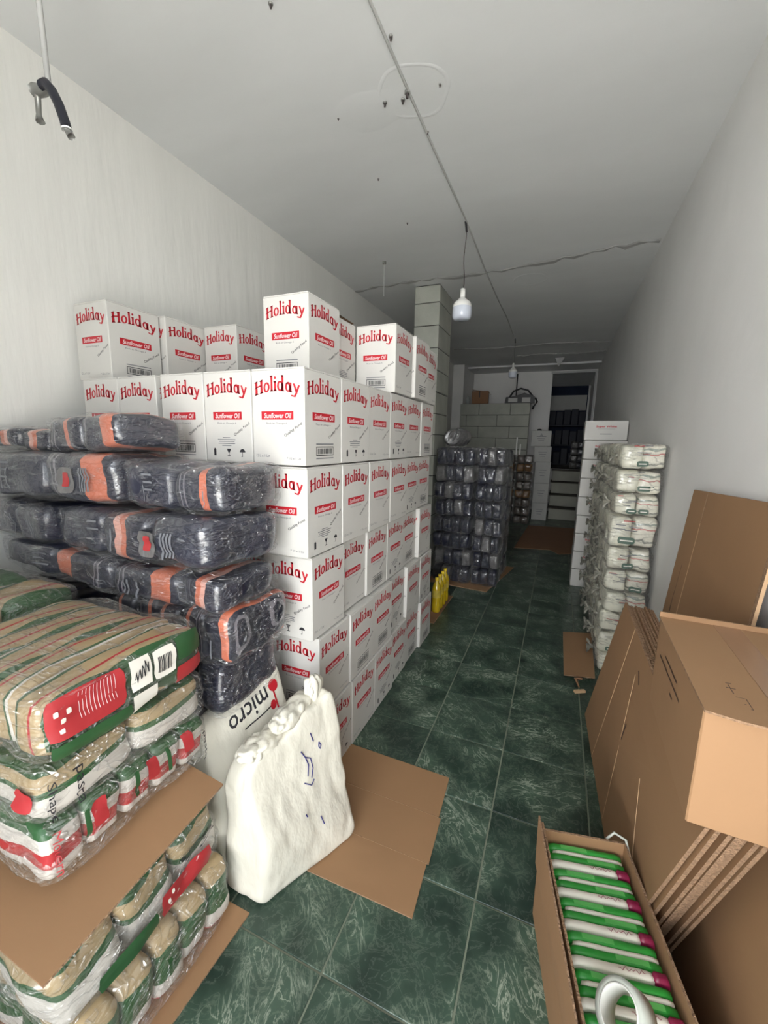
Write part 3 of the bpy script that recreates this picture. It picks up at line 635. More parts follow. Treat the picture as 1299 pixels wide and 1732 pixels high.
pb = lambda label, c, d, g, ms, **kw: bundle('wrapped_bundle', label, 'bundle', c, d, g, [M[m] for m in ms], M['film_white'], group=GP_, **kw)
pb('lowest pasta bundle of green and white striped packs, on flat cardboard', (-1.13, 0.615, 0.012), (0.54, 0.47, 0.22), (2, 5, 1), ['pasta_green'], seed=31)
pb('tilted pasta bundle with a red window beneath the brown cardboard sheet', (-1.155, 0.60, 0.252), (0.56, 0.48, 0.20), (2, 3, 1), ['pasta_white2', 'pasta_sleeve'], seed=32, prints=pasta_prints_tilt, tilt=(math.radians(5), 0))
pb('pasta bundle of white packs with red print lying on the brown cardboard sheet', (-1.23, 0.64, 0.545), (0.56, 0.47, 0.155), (2, 5, 1), ['pasta_white', 'pasta_white2'], seed=33, prints=pasta_prints_low)
pb('pasta bundle with a white sleeve reading pasta Shape, second from the top', (-1.23, 0.64, 0.703), (0.56, 0.47, 0.13), (2, 2, 1), ['pasta_sleeve'], seed=34, prints=pasta_prints_sleeve)
pb('topmost pasta bundle with a red label, barcode and green end', (-1.23, 0.65, 0.836), (0.56, 0.46, 0.165), (5, 1, 1), ['pasta_top'], seed=35, prints=pasta_prints_top, crease=0.006, rz=0.02)
for q in range(5):
    pb('red and tan pasta bundle at the left edge, number %s from the floor' % ['one', 'two', 'three', 'four', 'five'][q] if q < 4 else 'topmost red and tan pasta bundle at the left edge of the photo', (-1.83, 0.66, 0.0+0.206*q), (0.58, 0.46, 0.2), (2, 2, 1), ['pasta_white2', 'pasta_top'], seed=50+q)
# cardboard sheets around the pasta stack
def sheet(name, label, pts, nrm, th=0.006, m='kraft', cat='cardboard', extra=None, group=None):
    mb = MB(); mb.prism(pts, nrm, th, M[m], M['flute']); o = mb.build(name, None); prop(o, label, cat, group)
    if extra: extra(o, pts)
    return o
sheet('cardboard_sheet', 'brown cardboard sheet sticking out between two pasta bundles', [(-1.5, 0.33, 0.487), (-0.835, 0.33, 0.487), (-0.832, 0.80, 0.535), (-1.5, 0.86, 0.535)], (0, -0.1, 1))
def emblem(o, pts):
    mb = MB(); z = 0.0068
    for a in ((-0.865, 0.66, -0.862, 0.72), (-0.915, 0.66, -0.912, 0.72), (-0.915, 0.66, -0.862, 0.663), (-0.915, 0.717, -0.862, 0.72), (-0.905, 0.67, -0.872, 0.71)):
        mb.poly([(a[0], a[1], z), (a[2], a[1], z), (a[2], a[3], z), (a[0], a[3], z)], M['kraft_ink'] if a[0] != -0.905 else M['kraft_dark'])
    mb.build('printed_square', o)
sheet('cardboard_sheet', 'flat brown cardboard on the floor under the pasta stack', [(-1.5, 0.33, 0.001), (-0.83, 0.33, 0.001), (-0.812, 0.862, 0.001), (-1.5, 0.86, 0.001)], (0, 0, 1), extra=emblem)

# ================================================================== SACKS
def sack_front():
    t = thing('sack', 'full white plastic sack with blue handwriting standing on the cardboard', 'sack', (-0.775, 1.075, 0.0), 0)
    def warp(P):
        h = (P.z+0.28)/0.56; s = 1.0
        x = P.x; y = P.y; z = P.z+0.28
        w = 1-0.10*max(0, h-0.7)/0.3
        x *= (1-0.45*max(0, h-0.45)/0.55); y *= 0.97 if h < .6 else 0.97-0.10*(h-.6)
        x += 0.075*(y/0.2)*(1-h*0.4)+ -0.045*h + 0.012*math.sin(h*7+y*9)       # base turns outward towards the back, leans left with height
        z += 0.06*max(0, h-0.5)/0.5*(y/0.2)+0.012*math.sin(y*40)*max(0, h-.8)*5
        return Vector((x, y, max(z, 0.007)))
    F = puffF(0.17, 0.40, 0.56, 11, 0.006, 12, 61, 0.0045, (8, 8, 4), warp)
    inst('sack_body', puff_mesh('sack_body', F, M['sack'], (16, 34, 44)), t)
    # gathered mouth: crumpled ears on top
    mb = MB()
    for (yy, hh, ww, tx, sx, sd) in ((0.150, 0.11, 0.085, 0.05, -0.004, 3), (0.04, 0.07, 0.22, 0.085, -0.008, 5), (-0.06, 0.06, 0.20, 0.085, -0.008, 8), (-0.13, 0.05, 0.12, 0.08, -0.006, 12)):
        G = puffF(tx, ww, hh, 2.6, 0.009, 30, sd, 0.010, (26, 26, 12))
        base = F((0.0, max(-.95, min(.95, yy/0.2)), 1))
        vs, fs = cubegrid(14, 16, 14); mb.add([base+G(v)+Vector((sx, 0, hh*(0.25 if hh > .1 else 0.02))) for v in vs], fs, M['sack'])
    mb.build('gathered_mouth', t, True)
    mb = MB()
    pen = [[(-.1, .62), (-.02, .5), (.02, .38), (-.03, .25)], [(-.02, .5), (.08, .44), (.1, .3), (.04, .2)], [(-.12, .2), (0.0, .12), (.08, .16)], [(.3, .55), (.33, .5), (.3, .46), (.28, .5), (.3, .55)], [(-.28, -.12), (-.26, -.16)], [(.02, -.3), (.05, -.42)], [(.12, .75), (.18, .62)]]
    for st in pen:
        mb.tube([F((1, u+0.15, v), 0.0015) for u, v in st], 0.0022, mat('blue_ink', (50, 50, 110), 0.5) if st is pen[0] else mb.mats[0], 5)
    mb.build('handwriting', t)
    return t
sack_front()
def sack_logo():
    t = thing('sack', 'white sack with red molecule logo reading micro, leaning on the pasta stack', 'sack', (-1.0, 1.05, 0.0), 0)
    def warp(P):
        h = (P.z+0.31)/0.62; x = P.x; y = P.y; z = P.z+0.31
        if h > 0.62:                                        # upper part slants back: a wide sloping top flap
            q = (h-0.62)/0.38; x = x*(1-0.75*q)-0.05*q; y = y*(1-0.05*q)
        x += 0.05*(y/0.2)*h; y += 0.04*h; z += 0.085*(y/0.2)*max(0, h-0.4)*1.6
        return Vector((x, y, max(z, 0.0005)))
    F = puffF(0.17, 0.36, 0.60, 7, 0.012, 7, 81, 0.006, (8, 8, 5), warp)
    inst('sack_body', puff_mesh('sack_body', F, M['sack'], (16, 30, 40)), t)
    mb = MB()
    text_on(mb, F, 'right_flip', 'micro', -0.05, -0.76, 0.95, 0.22, M['black'], 0.01, off=0.002)
    text_on(mb, F, 'right_flip', 'Products C', 0.1, -0.34, 1.1, 0.14, M['black'], 0.01, off=0.002)
    def dot(u, v, r, m):
        g = FACES['right_flip']; mb.poly([F(g(u+r*math.cos(a*PI/8), v+r*0.62*math.sin(a*PI/8)), 0.004) for a in range(16)], m)
    dot(-0.72, -0.80, 0.13, M['red']); dot(-0.58, -0.60, 0.08, M['red']); dot(-0.74, -0.5, 0.05, M['red']); dot(-0.85, -0.36, 0.11, M['red'])
    decal(mb, F, 'right_flip', -0.70, -0.66, -0.8, -0.52, M['red'], 0.0035, 1, 4); decal(mb, F, 'right_flip', -0.6, 0.15, -0.615, -0.60, M['black'], 0.0035, 8, 1)
    mb.build('printed_logo', t)
    return t
sack_logo()

# flat unfolded carton on the floor, three panels with fold lines
def flat_carton():
    t = thing('flattened_carton', 'unfolded brown cardboard with two fold lines lying flat in the aisle', 'cardboard', (0, 0, 0))
    A, Bq, Cq, Dq = Vector((-0.90, 1.685, 0)), Vector((-0.343, 1.678, 0)), Vector((-0.315, 1.063, 0)), Vector((-0.88, 1.05, 0))
    for i, (a, b) in enumerate(((0, .36), (.36, .69), (.69, 1.0))):
        e = 0.002; s = 0.008*(i == 1)
        p = [A.lerp(Dq, a+e), Bq.lerp(Cq, a+e)+Vector((s-0.012*(i == 0)*0, 0, 0)), Bq.lerp(Cq, b-e)+Vector((s, 0, 0)), A.lerp(Dq, b-e)]
        mb = MB(); mb.prism([v+Vector((0, 0, 0.001)) for v in reversed(p)], (0, 0, 1), 0.0045, M['kraft'], M['flute']); mb.build('panel', t)
        if i < 2:
            q = [A.lerp(Dq, b-.004), Bq.lerp(Cq, b-.004), Bq.lerp(Cq, b+.004), A.lerp(Dq, b+.004)]
            mb = MB(); mb.prism([v+Vector((0, 0, 0.001)) for v in reversed(q)], (0, 0, 1), 0.0030, M['crease']); mb.build('fold_line', t)
flat_carton()

# ================================================================== OIL BOTTLES
bp = [(0.0, 0), (0.036, 0.0), (0.040, 0.01), (0.040, 0.07), (0.036, 0.10), (0.040, 0.13), (0.040, 0.22), (0.030, 0.26), (0.014, 0.285), (0.013, 0.30)]
bb = MB(); bb.lathe(bp, M['oil'], 20); bbm = bb.mesh('bottle_body', True)
bc = MB(); bc.lathe([(0.0, 0.325), (0.016, 0.325), (0.017, 0.30), (0.016, 0.298)], M['yellowcap'], 14); bcm = bc.mesh('cap', True)
bl = MB(); bl.lathe([(0.0412, 0.14), (0.0412, 0.21)], M['label'], 20); blm = bl.mesh('label', True)
for i, (x, y) in enumerate(((-0.925, 3.50), (-0.925, 3.60), (-0.925, 3.70), (-0.925, 3.80))):
    t = thing('oil_bottle', 'yellow oil bottle, %s of the row past the carton stack' % ['nearest', 'second nearest', 'third', 'farthest'][i], 'bottle', (x, y, 0.008), 0, 'yellow oil bottles on the floor')
    inst('bottle_body', bbm, t); inst('cap', bcm, t); inst('label', blm, t)
sheet('cardboard_sheet', 'narrow cardboard strip under the yellow oil bottles', [(-1.05, 3.25, 0.001), (-0.87, 3.25, 0.001), (-0.87, 3.95, 0.001), (-1.05, 3.95, 0.001)], (0, 0, 1), m='kraft_dark')

# ================================================================== BACK OF THE ROOM
# navy bundle tower
sheet('cardboard_sheet', 'brown cardboard under the back tower of navy bundles', [(-1.25, 4.28, 0.001), (-0.58, 4.22, 0.001), (-0.40, 5.25, 0.001), (-1.25, 5.25, 0.001)], (0, 0, 1), m='kraft')
GB_ = 'shiny navy bundles in the back tower'
tower_mats = [['navy', 'silverbag', 'navy'], ['navy', 'navy'], ['silverbag', 'navy', 'navy'], ['navy', 'navy', 'silverbag'], ['navy']]  # silver grey packs here are glare on navy wrap, put into the colour
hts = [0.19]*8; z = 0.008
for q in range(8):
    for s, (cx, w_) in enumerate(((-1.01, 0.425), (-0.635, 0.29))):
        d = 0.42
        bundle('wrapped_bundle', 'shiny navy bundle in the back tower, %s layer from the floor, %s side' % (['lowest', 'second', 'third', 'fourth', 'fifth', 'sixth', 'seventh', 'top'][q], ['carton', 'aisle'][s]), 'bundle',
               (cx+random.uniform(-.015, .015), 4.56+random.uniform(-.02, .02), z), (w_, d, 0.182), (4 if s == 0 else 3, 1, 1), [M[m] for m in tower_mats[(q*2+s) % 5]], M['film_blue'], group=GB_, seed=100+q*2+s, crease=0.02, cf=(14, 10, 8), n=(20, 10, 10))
    z += 0.186
for q in range(7):
    bundle('wrapped_bundle', '%s layer navy bundle in the second row of the back tower' % ['lowest', 'second', 'third', 'fourth', 'fifth', 'sixth', 'top'][q], 'bundle', (-0.86, 5.02, 0.008+0.21*q), (0.74, 0.40, 0.206), (4, 1, 1), [M['navy']], M['film_blue'], group='navy bundles behind the back tower', seed=140+q, n=(14, 8, 8))
# round clear pack on top
t = thing('clear_pack', 'crumpled clear pack of round trays on the back navy tower', 'pack', (-1.09, 4.75, 1.498), 0.3)
for q in range(4):
    mb = MB(); mb.lathe([(0.0, -0.008), (0.085, -0.008), (0.095, 0.008), (0.075, 0.012), (0.0, 0.006)], M['silverbag'], 20); o = mb.build('tray', t, True); o.rotation_euler = (PI/2+0.1*q, 0.3, 0.2*q); o.location = (-0.06+0.045*q, 0.01*q, 0.1)
F = puffF(0.26, 0.22, 0.21, 3, 0.02, 12, 5, 0.02, (14, 14, 14)); fo = inst('plastic_wrap', puff_mesh('plastic_wrap', F, M['film_blue'], (14, 12, 10)), t, loc=(0.0, 0.0, 0.105))
# snack bag column
GS_ = 'snack bag bundles before the block wall'
for q in range(8):
    for s in range(2):
        g_ = q in (3, 6)
        bundle('snack_bundle', '%s snack bag bundle, layer %s of the column before the block wall, %s half' % (['brown', 'gold'][g_], ['one', 'two', 'three', 'four', 'five', 'six', 'seven', 'eight'][q], ['left', 'right'][s]), 'bundle',
               (-0.91+0.31*s if s == 0 else -0.585, 8.42, 0.0+0.168*q), (0.30, 0.28, 0.16), (2, 1, 1), [M['gold' if g_ else 'greybag']], M['film_blue'], group=GS_, seed=160+q*2+s, n=(10, 8, 6))
# two pale sticks leaning behind the snack bags
for i, (x, zt_) in enumerate(((-0.785, 1.67), (-0.715, 1.535))):
    mb = MB(); mb.box((x, 8.65, 0.0+zt_/2), (0.022, 0.022, zt_), M['bulbwhite']); o = mb.build('pale_stick'); prop(o, 'pale upright stick behind the snack bags, %s one' % ['taller', 'shorter'][i], 'stick', 'pale sticks')
# partition of aerated blocks
pt = thing('wall_partition', None, None, (0, 0, 0)); pt['kind'] = 'structure'
YP, ZP = 9.02, 2.36; mb = MB(); mb.box(((-2.02-0.62)/2, YP+0.07, ZP/2), (2.02-0.62-0.012, 0.12, ZP-0.012), M['mortar']); mb.build('mortar_core', pt)
bl0 = 0.64; nrow = 10
for k in range(nrow):
    z1 = ZP-k*0.236; xr = -0.612; first = True
    x = xr
    while x > -2.04:
        w = bl0/2 if (first and k % 2 == 0 and False) else (bl0 if not (first and k % 2 == 0) else 0.38)
        xa = max(x-w, -2.035)
        if x-xa > 0.04:
            mb = MB(); mb.bevbox(((x+xa)/2, YP+0.07, z1-0.118), (x-xa-0.008, 0.16, 0.228), M['block'], 0.004); mb.build('block', pt)
        x = xa if xa > -2.03 else -3; first = False
# things on the partition
def small_brown_box():
    t = thing('cardboard_box', 'small open brown box standing on the block partition', 'box', (-1.635, 9.10, ZP), 0.05)
    mb = MB(); mb.bevbox((0, 0, 0.13), (0.34, 0.14, 0.255), M['kraft_dark'], 0.004); mb.build('box_body', t)
    mb = MB(); mb.box((-0.01, -0.072, 0.19), (0.018, 0.004, 0.13), M['black']); mb.build('handle_slot', t)
    mb = MB(); mb.box((0.0, 0.0, 0.262), (0.34, 0.13, 0.006), M['kraft'], Matrix.Rotation(0.15, 3, 'Y')); mb.build('flap', t)
    mb = MB(); mb.box((0.19, 0.0, 0.215), (0.06, 0.13, 0.005), M['kraft'], Matrix.Rotation(0.9, 3, 'Y')); mb.build('flap', t)
small_brown_box()
t = thing('small_bottle', 'small pale bottle beside the brown box on the partition', 'bottle', (-1.89, 9.08, ZP))
mb = MB(); mb.lathe([(0, 0), (0.035, 0), (0.037, 0.10), (0.012, 0.14), (0.012, 0.16), (0, 0.162)], M['frame'], 12); mb.build('bottle_body', t, True)
t = thing('power_tool_case', 'black carrying case with a raised handle on the block partition', 'case', (-0.82, 9.09, ZP))
mb = MB()
mb.add([(-.30, -.07, 0), (.28, -.07, 0), (.27, -.07, .13), (.08, -.07, .2), (-.1, -.07, .14), (-.28, -.07, .12), (-.30, .07, 0), (.28, .07, 0), (.27, .07, .13), (.08, .07, .2), (-.1, .07, .14), (-.28, .07, .12)], [(0, 1, 2, 3, 4, 5), (11, 10, 9, 8, 7, 6)] + [(i, i+6, (i+1) % 6+6, (i+1) % 6) for i in range(6)], M['blackplastic']); mb.build('case_body', t)
mb = MB(); mb.tube([(-.22, 0, .12), (-.14, -.02, .24), (0, -.03, .29), (.14, -.02, .25), (.24, 0, .13)], 0.018, M['blackplastic'], 8); mb.build('handle', t, True)
mb = MB(); mb.box((-0.14, -0.075, 0.06), (0.18, 0.01, 0.08), M['greycarton']); mb.box((0.12, -0.075, 0.06), (0.16, 0.01, 0.09), M['greycarton']); mb.build('label_panel', t)
mb = MB(); mb.tube([(.29, -.04, .10), (.33, -.06, .02), (.27, -.085, -.08), (.255, -.083, -.13)], 0.02, M['blackplastic'], 6); mb.build('hanging_strap', t, True)
mb = MB(); mb.tube([(-0.905, 9.05, ZP-0.0), (-0.903, 9.06, 2.94)], 0.012, M['blackplastic'], 8); o = mb.build('thin_pole', None, True); prop(o, 'thin dark pole standing on the partition before the black case', 'pole')
# small cartons before the back wall
GC_ = 'small grey white cartons by the steps'
zc = 0.0
for i, (x0, x1, h_) in enumerate(((-0.42, -0.13, 0.36), (-0.42, -0.13, 0.40), (-0.42, -0.13, 0.43), (-0.46, -0.14, 0.31), (-0.53, -0.165, 0.31))):
    t = thing('small_carton', 'grey white carton %s of the pile by the steps' % ['at the bottom', 'second from the floor', 'in the middle', 'second from the top', 'at the top'][i], 'box', ((x0+x1)/2, 9.02, zc), 0, GC_)
    mb = MB(); mb.bevbox((0, 0, h_/2-0.001), (x1-x0, 0.22, h_-0.003), M['greycarton'], 0.004); mb.build('box_body', t)
    mb = MB(); w = x1-x0
    put2d(mb, text2d('A'), lambda a, b: Vector((a*0.06, -0.1115, h_*0.72+b*0.06)), M['greyink']) if i == 4 else None
    for q in range(3): mb.box((0, -0.111, h_*(0.62-0.13*q)), (w*(0.5-0.1*q), 0.001, 0.008), M['greyink'])
    mb.build('print', t); zc += h_
mb = MB(); mb.lathe([(0, 0), (0.045, 0), (0.05, 0.02), (0.02, 0.035), (0, 0.035)], M['blackplastic'], 14, (0, 0, 0)); o = mb.build('black_lid', None, True); o.location = (-0.40, 9.02, zc); prop(o, 'small black lid lying on the top grey white carton', 'lid')
# steps up to the door
for k in range(4):
    y0 = 9.16+0.29*k; t = thing('trim_%d' % (9+k), None, None, (0, 0, 0)); t['kind'] = 'structure'
    mb = MB(); mb.bevbox(((-0.10+XR-0.01)/2, (y0+YB)/2, 0.246*k+0.123-0.012), (XR+0.09, YB-y0-0.005, 0.246-0.024), M['concrete'], 0.006); mb.build('riser_block', t)
    mb = MB(); mb.bevbox(((-0.12+XR-0.01)/2, (y0+YB)/2-0.01, 0.246*(k+1)-0.012), (XR+0.11, YB-y0+0.01, 0.022), M['concrete_dark'], 0.003); mb.build('tread', t)
# cardboard lying in the aisle at the back
sheet('cardboard_sheet', 'dark worn cardboard covering the back aisle before the steps', [(-0.50, 6.30, 0.001), (0.0, 6.40, 0.001), (0.12, 6.20, 0.001), (0.33, 6.35, 0.001), (0.42, 8.3, 0.001), (-0.42, 8.2, 0.001)], (0, 0, 1), m='kraft_dark')
# storeroom behind the door: shelves of boxes and a shiny bag pile
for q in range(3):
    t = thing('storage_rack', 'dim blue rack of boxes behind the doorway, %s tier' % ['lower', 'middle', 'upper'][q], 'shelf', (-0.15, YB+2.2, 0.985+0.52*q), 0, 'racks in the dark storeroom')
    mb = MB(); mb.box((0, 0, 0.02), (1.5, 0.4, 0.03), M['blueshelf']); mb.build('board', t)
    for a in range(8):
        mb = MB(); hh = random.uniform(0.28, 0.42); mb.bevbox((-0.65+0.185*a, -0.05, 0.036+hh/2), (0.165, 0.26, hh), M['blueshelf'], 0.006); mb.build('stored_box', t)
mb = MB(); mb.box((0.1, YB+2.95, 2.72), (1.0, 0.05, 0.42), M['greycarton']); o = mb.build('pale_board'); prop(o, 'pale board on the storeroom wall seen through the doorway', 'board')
for q in range(4):
    bundle('shiny_bundle', 'shiny bundle stacked in the doorway, %s' % ['lowest', 'second', 'third', 'topmost'][q], 'bundle', (0.40, YB+0.55, 0.985+0.16*q), (0.30, 0.3, 0.155), (2, 1, 1), [M['silverbag'], M['navy']], M['film_blue'], group='shiny bundles in the doorway', seed=200+q, n=(10, 8, 6), crease=0.02)

# ================================================================== RIGHT SIDE
# white cartons along the right wall
GW_ = 'white cartons stacked on the right wall'
names9 = ['lowest', 'second', 'third', 'fourth', 'fifth', 'sixth', 'seventh', 'eighth', 'topmost']
wcb = MB(); wcb.bevbox((0, 0, 0.0985), (0.392, 0.30, 0.195), M['carton'], 0.003); wcm = wcb.mesh('board_body')
wcp = MB()
put2d(wcp, text2d('Super White', 0.03), lambda a, b: Vector((a*0.19+0.0, -0.1512, 0.135+b*0.026)), M['red'])
wcp.box((0, -0.1508, 0.112), (0.16, 0.001, 0.002), M['greyink'])
wcp.box((0, -0.1508, 0.062), (0.11, 0.001, 0.006), M['greyink'])
put2d(wcp, text2d('Super White', 0.03), lambda a, b: Vector((-0.1968, -a*0.16, 0.135+b*0.022)), M['red'])
wcpm = wcp.mesh('print')
for q in range(9):
    t = thing('white_carton', '%s white carton of the pile on the right wall behind the white bundles' % names9[q], 'box', (0.434+(0.003*((q*5) % 4)-0.006 if q else -0.002)-(0.0 if q != 3 else 0.004), 5.005, 0.2*q), 0, GW_)
    inst('board_body', wcm, t); inst('print', wcpm, t)
# wrapped white sugar bundles
GX_ = 'wrapped white bundles on the right wall'
hh = [0.15, 0.15, 0.14, 0.15, 0.15, 0.155, 0.21, 0.145, 0.15, 0.165]
zz = 0.0; lay = ['bottom', 'second', 'third', 'fourth', 'fifth', 'sixth', 'seventh', 'eighth', 'ninth', 'top']
twm = MB(); rr = random.Random(4)
for q in range(7):
    a = rr.uniform(-1, 1)*0.05; b = rr.uniform(-1, 1)*0.035; twm.tube([(0, 0, 0), (-0.02, a*.3, b*.3), (-0.035, a*.8, b*.8), (-0.04, a*1.2, b)], [0.014, 0.006, 0.012, 0.004], M['twist'], 5)
twme = twm.mesh('twisted_end', True)
proto = {}
def sugar_prints(t, F):
    mb = MB(); r2 = random.Random(len(t.name)*7+int(t.location.z*100))
    for q in range(2):
        u = r2.uniform(-.6, .3); decal(mb, F, 'front', u, u+0.42, -0.75, -0.3, M['dkgreen'], 0.002, 6, 3, 0.9)
        decal(mb, F, 'front', u+0.08, u+0.34, -0.56, -0.48, M['packwhite'], 0.0035, 4, 1)
    for q in range(5):
        u, v = r2.uniform(-.8, .1), r2.uniform(-.1, .8); decal(mb, F, 'front', u, u+r2.uniform(.2, .6), v, v+0.05, M['packred'] if q == 2 else M['greyink'], 0.002, 5, 1)
    mb.build('print', t, True)
for k in range(10):
    h_ = hh[k]; xo = 0.012*math.sin(k*2.1)
    for j in range(4):
        w_ = 0.265 if k != 6 else 0.285
        cx = XR-0.012-w_/2-abs(xo)
        cy = 3.20+0.425*j
        lab = '%s white wrapped bundle %s of the pile by the right wall' % (lay[k], ['facing the door', 'in the second row', 'in the third row', 'in the far row'][j])
        t = bundle('sugar_bundle', lab, 'bundle', (cx, cy, zz), (w_, 0.40, h_-0.004), (1, 2, 1) if j else (2, 2, 1), [M['sugar'], M['sugar_print']], M['film_white'], group=GX_, seed=300+k*4+j, crease=0.01, cf=(12, 9, 9), n=(14, 14, 8), prints=sugar_prints if j == 0 else None)
        inst('twisted_end', twme, t, loc=(-w_/2-0.004, random.uniform(-.1, .1), h_/2), rot=(random.uniform(0, 6), 0, 0))
    zz += h_
# small cardboard offcut on the floor + thin board beside the bundles
sheet('cardboard_sheet', 'small brown cardboard piece on the aisle floor before the white bundles', [(0.157, 2.83, 0.012), (0.345, 2.84, 0.03), (0.37, 3.56, 0.03), (0.157, 3.53, 0.012)], (0, 0, 1))
t = thing('paper_scrap', 'crumpled brown paper and lath scraps beneath the small cardboard piece', 'scrap', (0.245, 2.70, 0.001), 0.2)
mb = MB(); mb.box((0.0, -0.02, 0.008), (0.07, 0.02, 0.014), M['crease'], Matrix.Rotation(0.3, 3, 'Z')); mb.build('lath_piece', t)
mb = MB(); mb.tube([(0.01, 0.03, 0.004), (0.0, 0.09, 0.03), (0.03, 0.06, 0.05), (0.035, 0.13, 0.01), (0.01, 0.1, 0.02)], [0.004, 0.012, 0.006, 0.01, 0.003], M['kraft_dark'], 5); mb.build('crumpled_paper', t)

# flattened cartons leaning on the right wall
def big_leaner():
    t = thing('flattened_carton', 'tall unfolded brown carton leaning high against the right wall', 'cardboard', (0, 0, 0))
    a, b, c, d = Vector((0.598, 2.33, 1.352)), Vector((0.605, 1.52, 1.39)), Vector((0.47, 1.46, 0.02)), Vector((0.46, 2.27, 0.0))
    n = Vector((-1, 0, 0.1))
    def at(u, v): return a.lerp(b, u).lerp(d.lerp(c, u), v)
    for (u0, u1) in ((0.0, 0.235), (0.243, 1.0)):
        mb = MB(); mb.prism([at(u0, 0), at(u1, 0), at(u1, 1), at(u0, 1)], (1, 0, .1), 0.006, M['kraft'], M['flute']); mb.build('panel', t)
    mb = MB(); mb.prism([at(.233, 0.1), at(.245, 0.1), at(.245, 1), at(.233, 1)], (1, 0, .1), 0.0045, M['crease']); mb.build('fold_line', t)
    mb = MB(); mb.prism([at(1.0, 0), at(1.0, 1), at(1.0, 1)+Vector((0.010, 0.0, 0)), at(1.0, 0)+Vector((0.010, 0, 0))], (0, -1, 0), 0.02, M['crease'], M['flute']); mb.build('edge_flap', t)
    mb = MB(); p = [at(.12, .34), at(.13, .42), at(.115, .42)]; mb.poly([v+n*0.0012 for v in p], M['kraft_ink']); mb.poly([v+n*0.0012 for v in (at(.13, .25), at(.134, .25), at(.126, .36), at(.122, .36))], M['kraft_ink']); mb.build('printed_arrow', t)
big_leaner()
# pile of flattened cartons on edge
pile = []
for q in range(9):
    dx = 0.0125*q; rr = random.Random(q)
    e = rr.uniform(-.015, .015)
    far_b = (0.268+dx, 2.46-0.03*q+e, 0.0005); far_t = (0.338+dx, 2.07+e*.5, 0.838-0.004*(q % 3)); near_t = (0.345+dx*0.9, 0.925+e, 0.792+0.003*(q % 2)); near_b = (0.312+dx, 1.27+e, 0.0005)
    if q == 0: far_b, far_t, near_t = (0.268, 2.46, 0.0005), (0.338, 2.075, 0.845), (0.345, 0.925, 0.794)
    lab = ['outermost flattened brown carton of the leaning pile, facing the aisle', 'second', 'third', 'fourth', 'fifth', 'sixth', 'seventh', 'eighth', 'ninth'][q]
    lab = lab if q == 0 else '%s flattened brown carton from the aisle in the leaning pile' % lab
    t = thing('flattened_carton', lab, 'cardboard', (0, 0, 0), 0, 'pile of flattened cartons on the right')
    a, b, c, d = Vector(far_b), Vector(near_b), Vector(near_t), Vector(far_t)
    mb = MB(); mb.prism([a, b, c, d], (1, 0, 0), 0.0085, M['kraft'], M['flute']); mb.build('panel', t)
    if q == 0:
        def pt_(u, v): return a.lerp(b, u).lerp(d.lerp(c, u), v)     # u from far to near, v up
        def line(u0, v0, u1, v1, w, m, nm):
            p0, p1 = pt_(u0, v0), pt_(u1, v1); n = Vector((-1, 0, 0.08)).normalized(); s = (p1-p0).normalized().cross(n)*w
            mb = MB(); mb.prism([p0+s, p1+s, p1-s, p0-s], n, 0.0012, m); mb.build(nm, t)
        line(0.30, 0.0, 0.235, 1.0, 0.0016, M['crease'], 'fold_line'); line(0.62, 0.02, 0.40, 0.86, 0.0016, M['crease'], 'fold_line'); line(0.93, 0.22, 0.72, 0.62, 0.0014, M['crease'], 'fold_line')
        line(0.50, 0.52, 0.49, 0.62, 0.004, M['kraft_ink'], 'printed_arrow'); line(0.97, 0.25, 0.95, 0.36, 0.005, M['kraft_ink'], 'printed_arrow'); line(0.415, 0.90, 0.46, 0.86, 0.003, M['kraft_ink'], 'hand_slot')
# sheet nearest the viewer on the right wall
sheet('cardboard_sheet', 'broad brown cardboard leaning on the right wall in the lower right corner', [(0.442, 0.30, 0.001), (0.452, 1.30, 0.001), (0.485, 1.02, 0.79), (0.485, 0.30, 0.79)][::-1], (1, 0, 0), th=0.007)
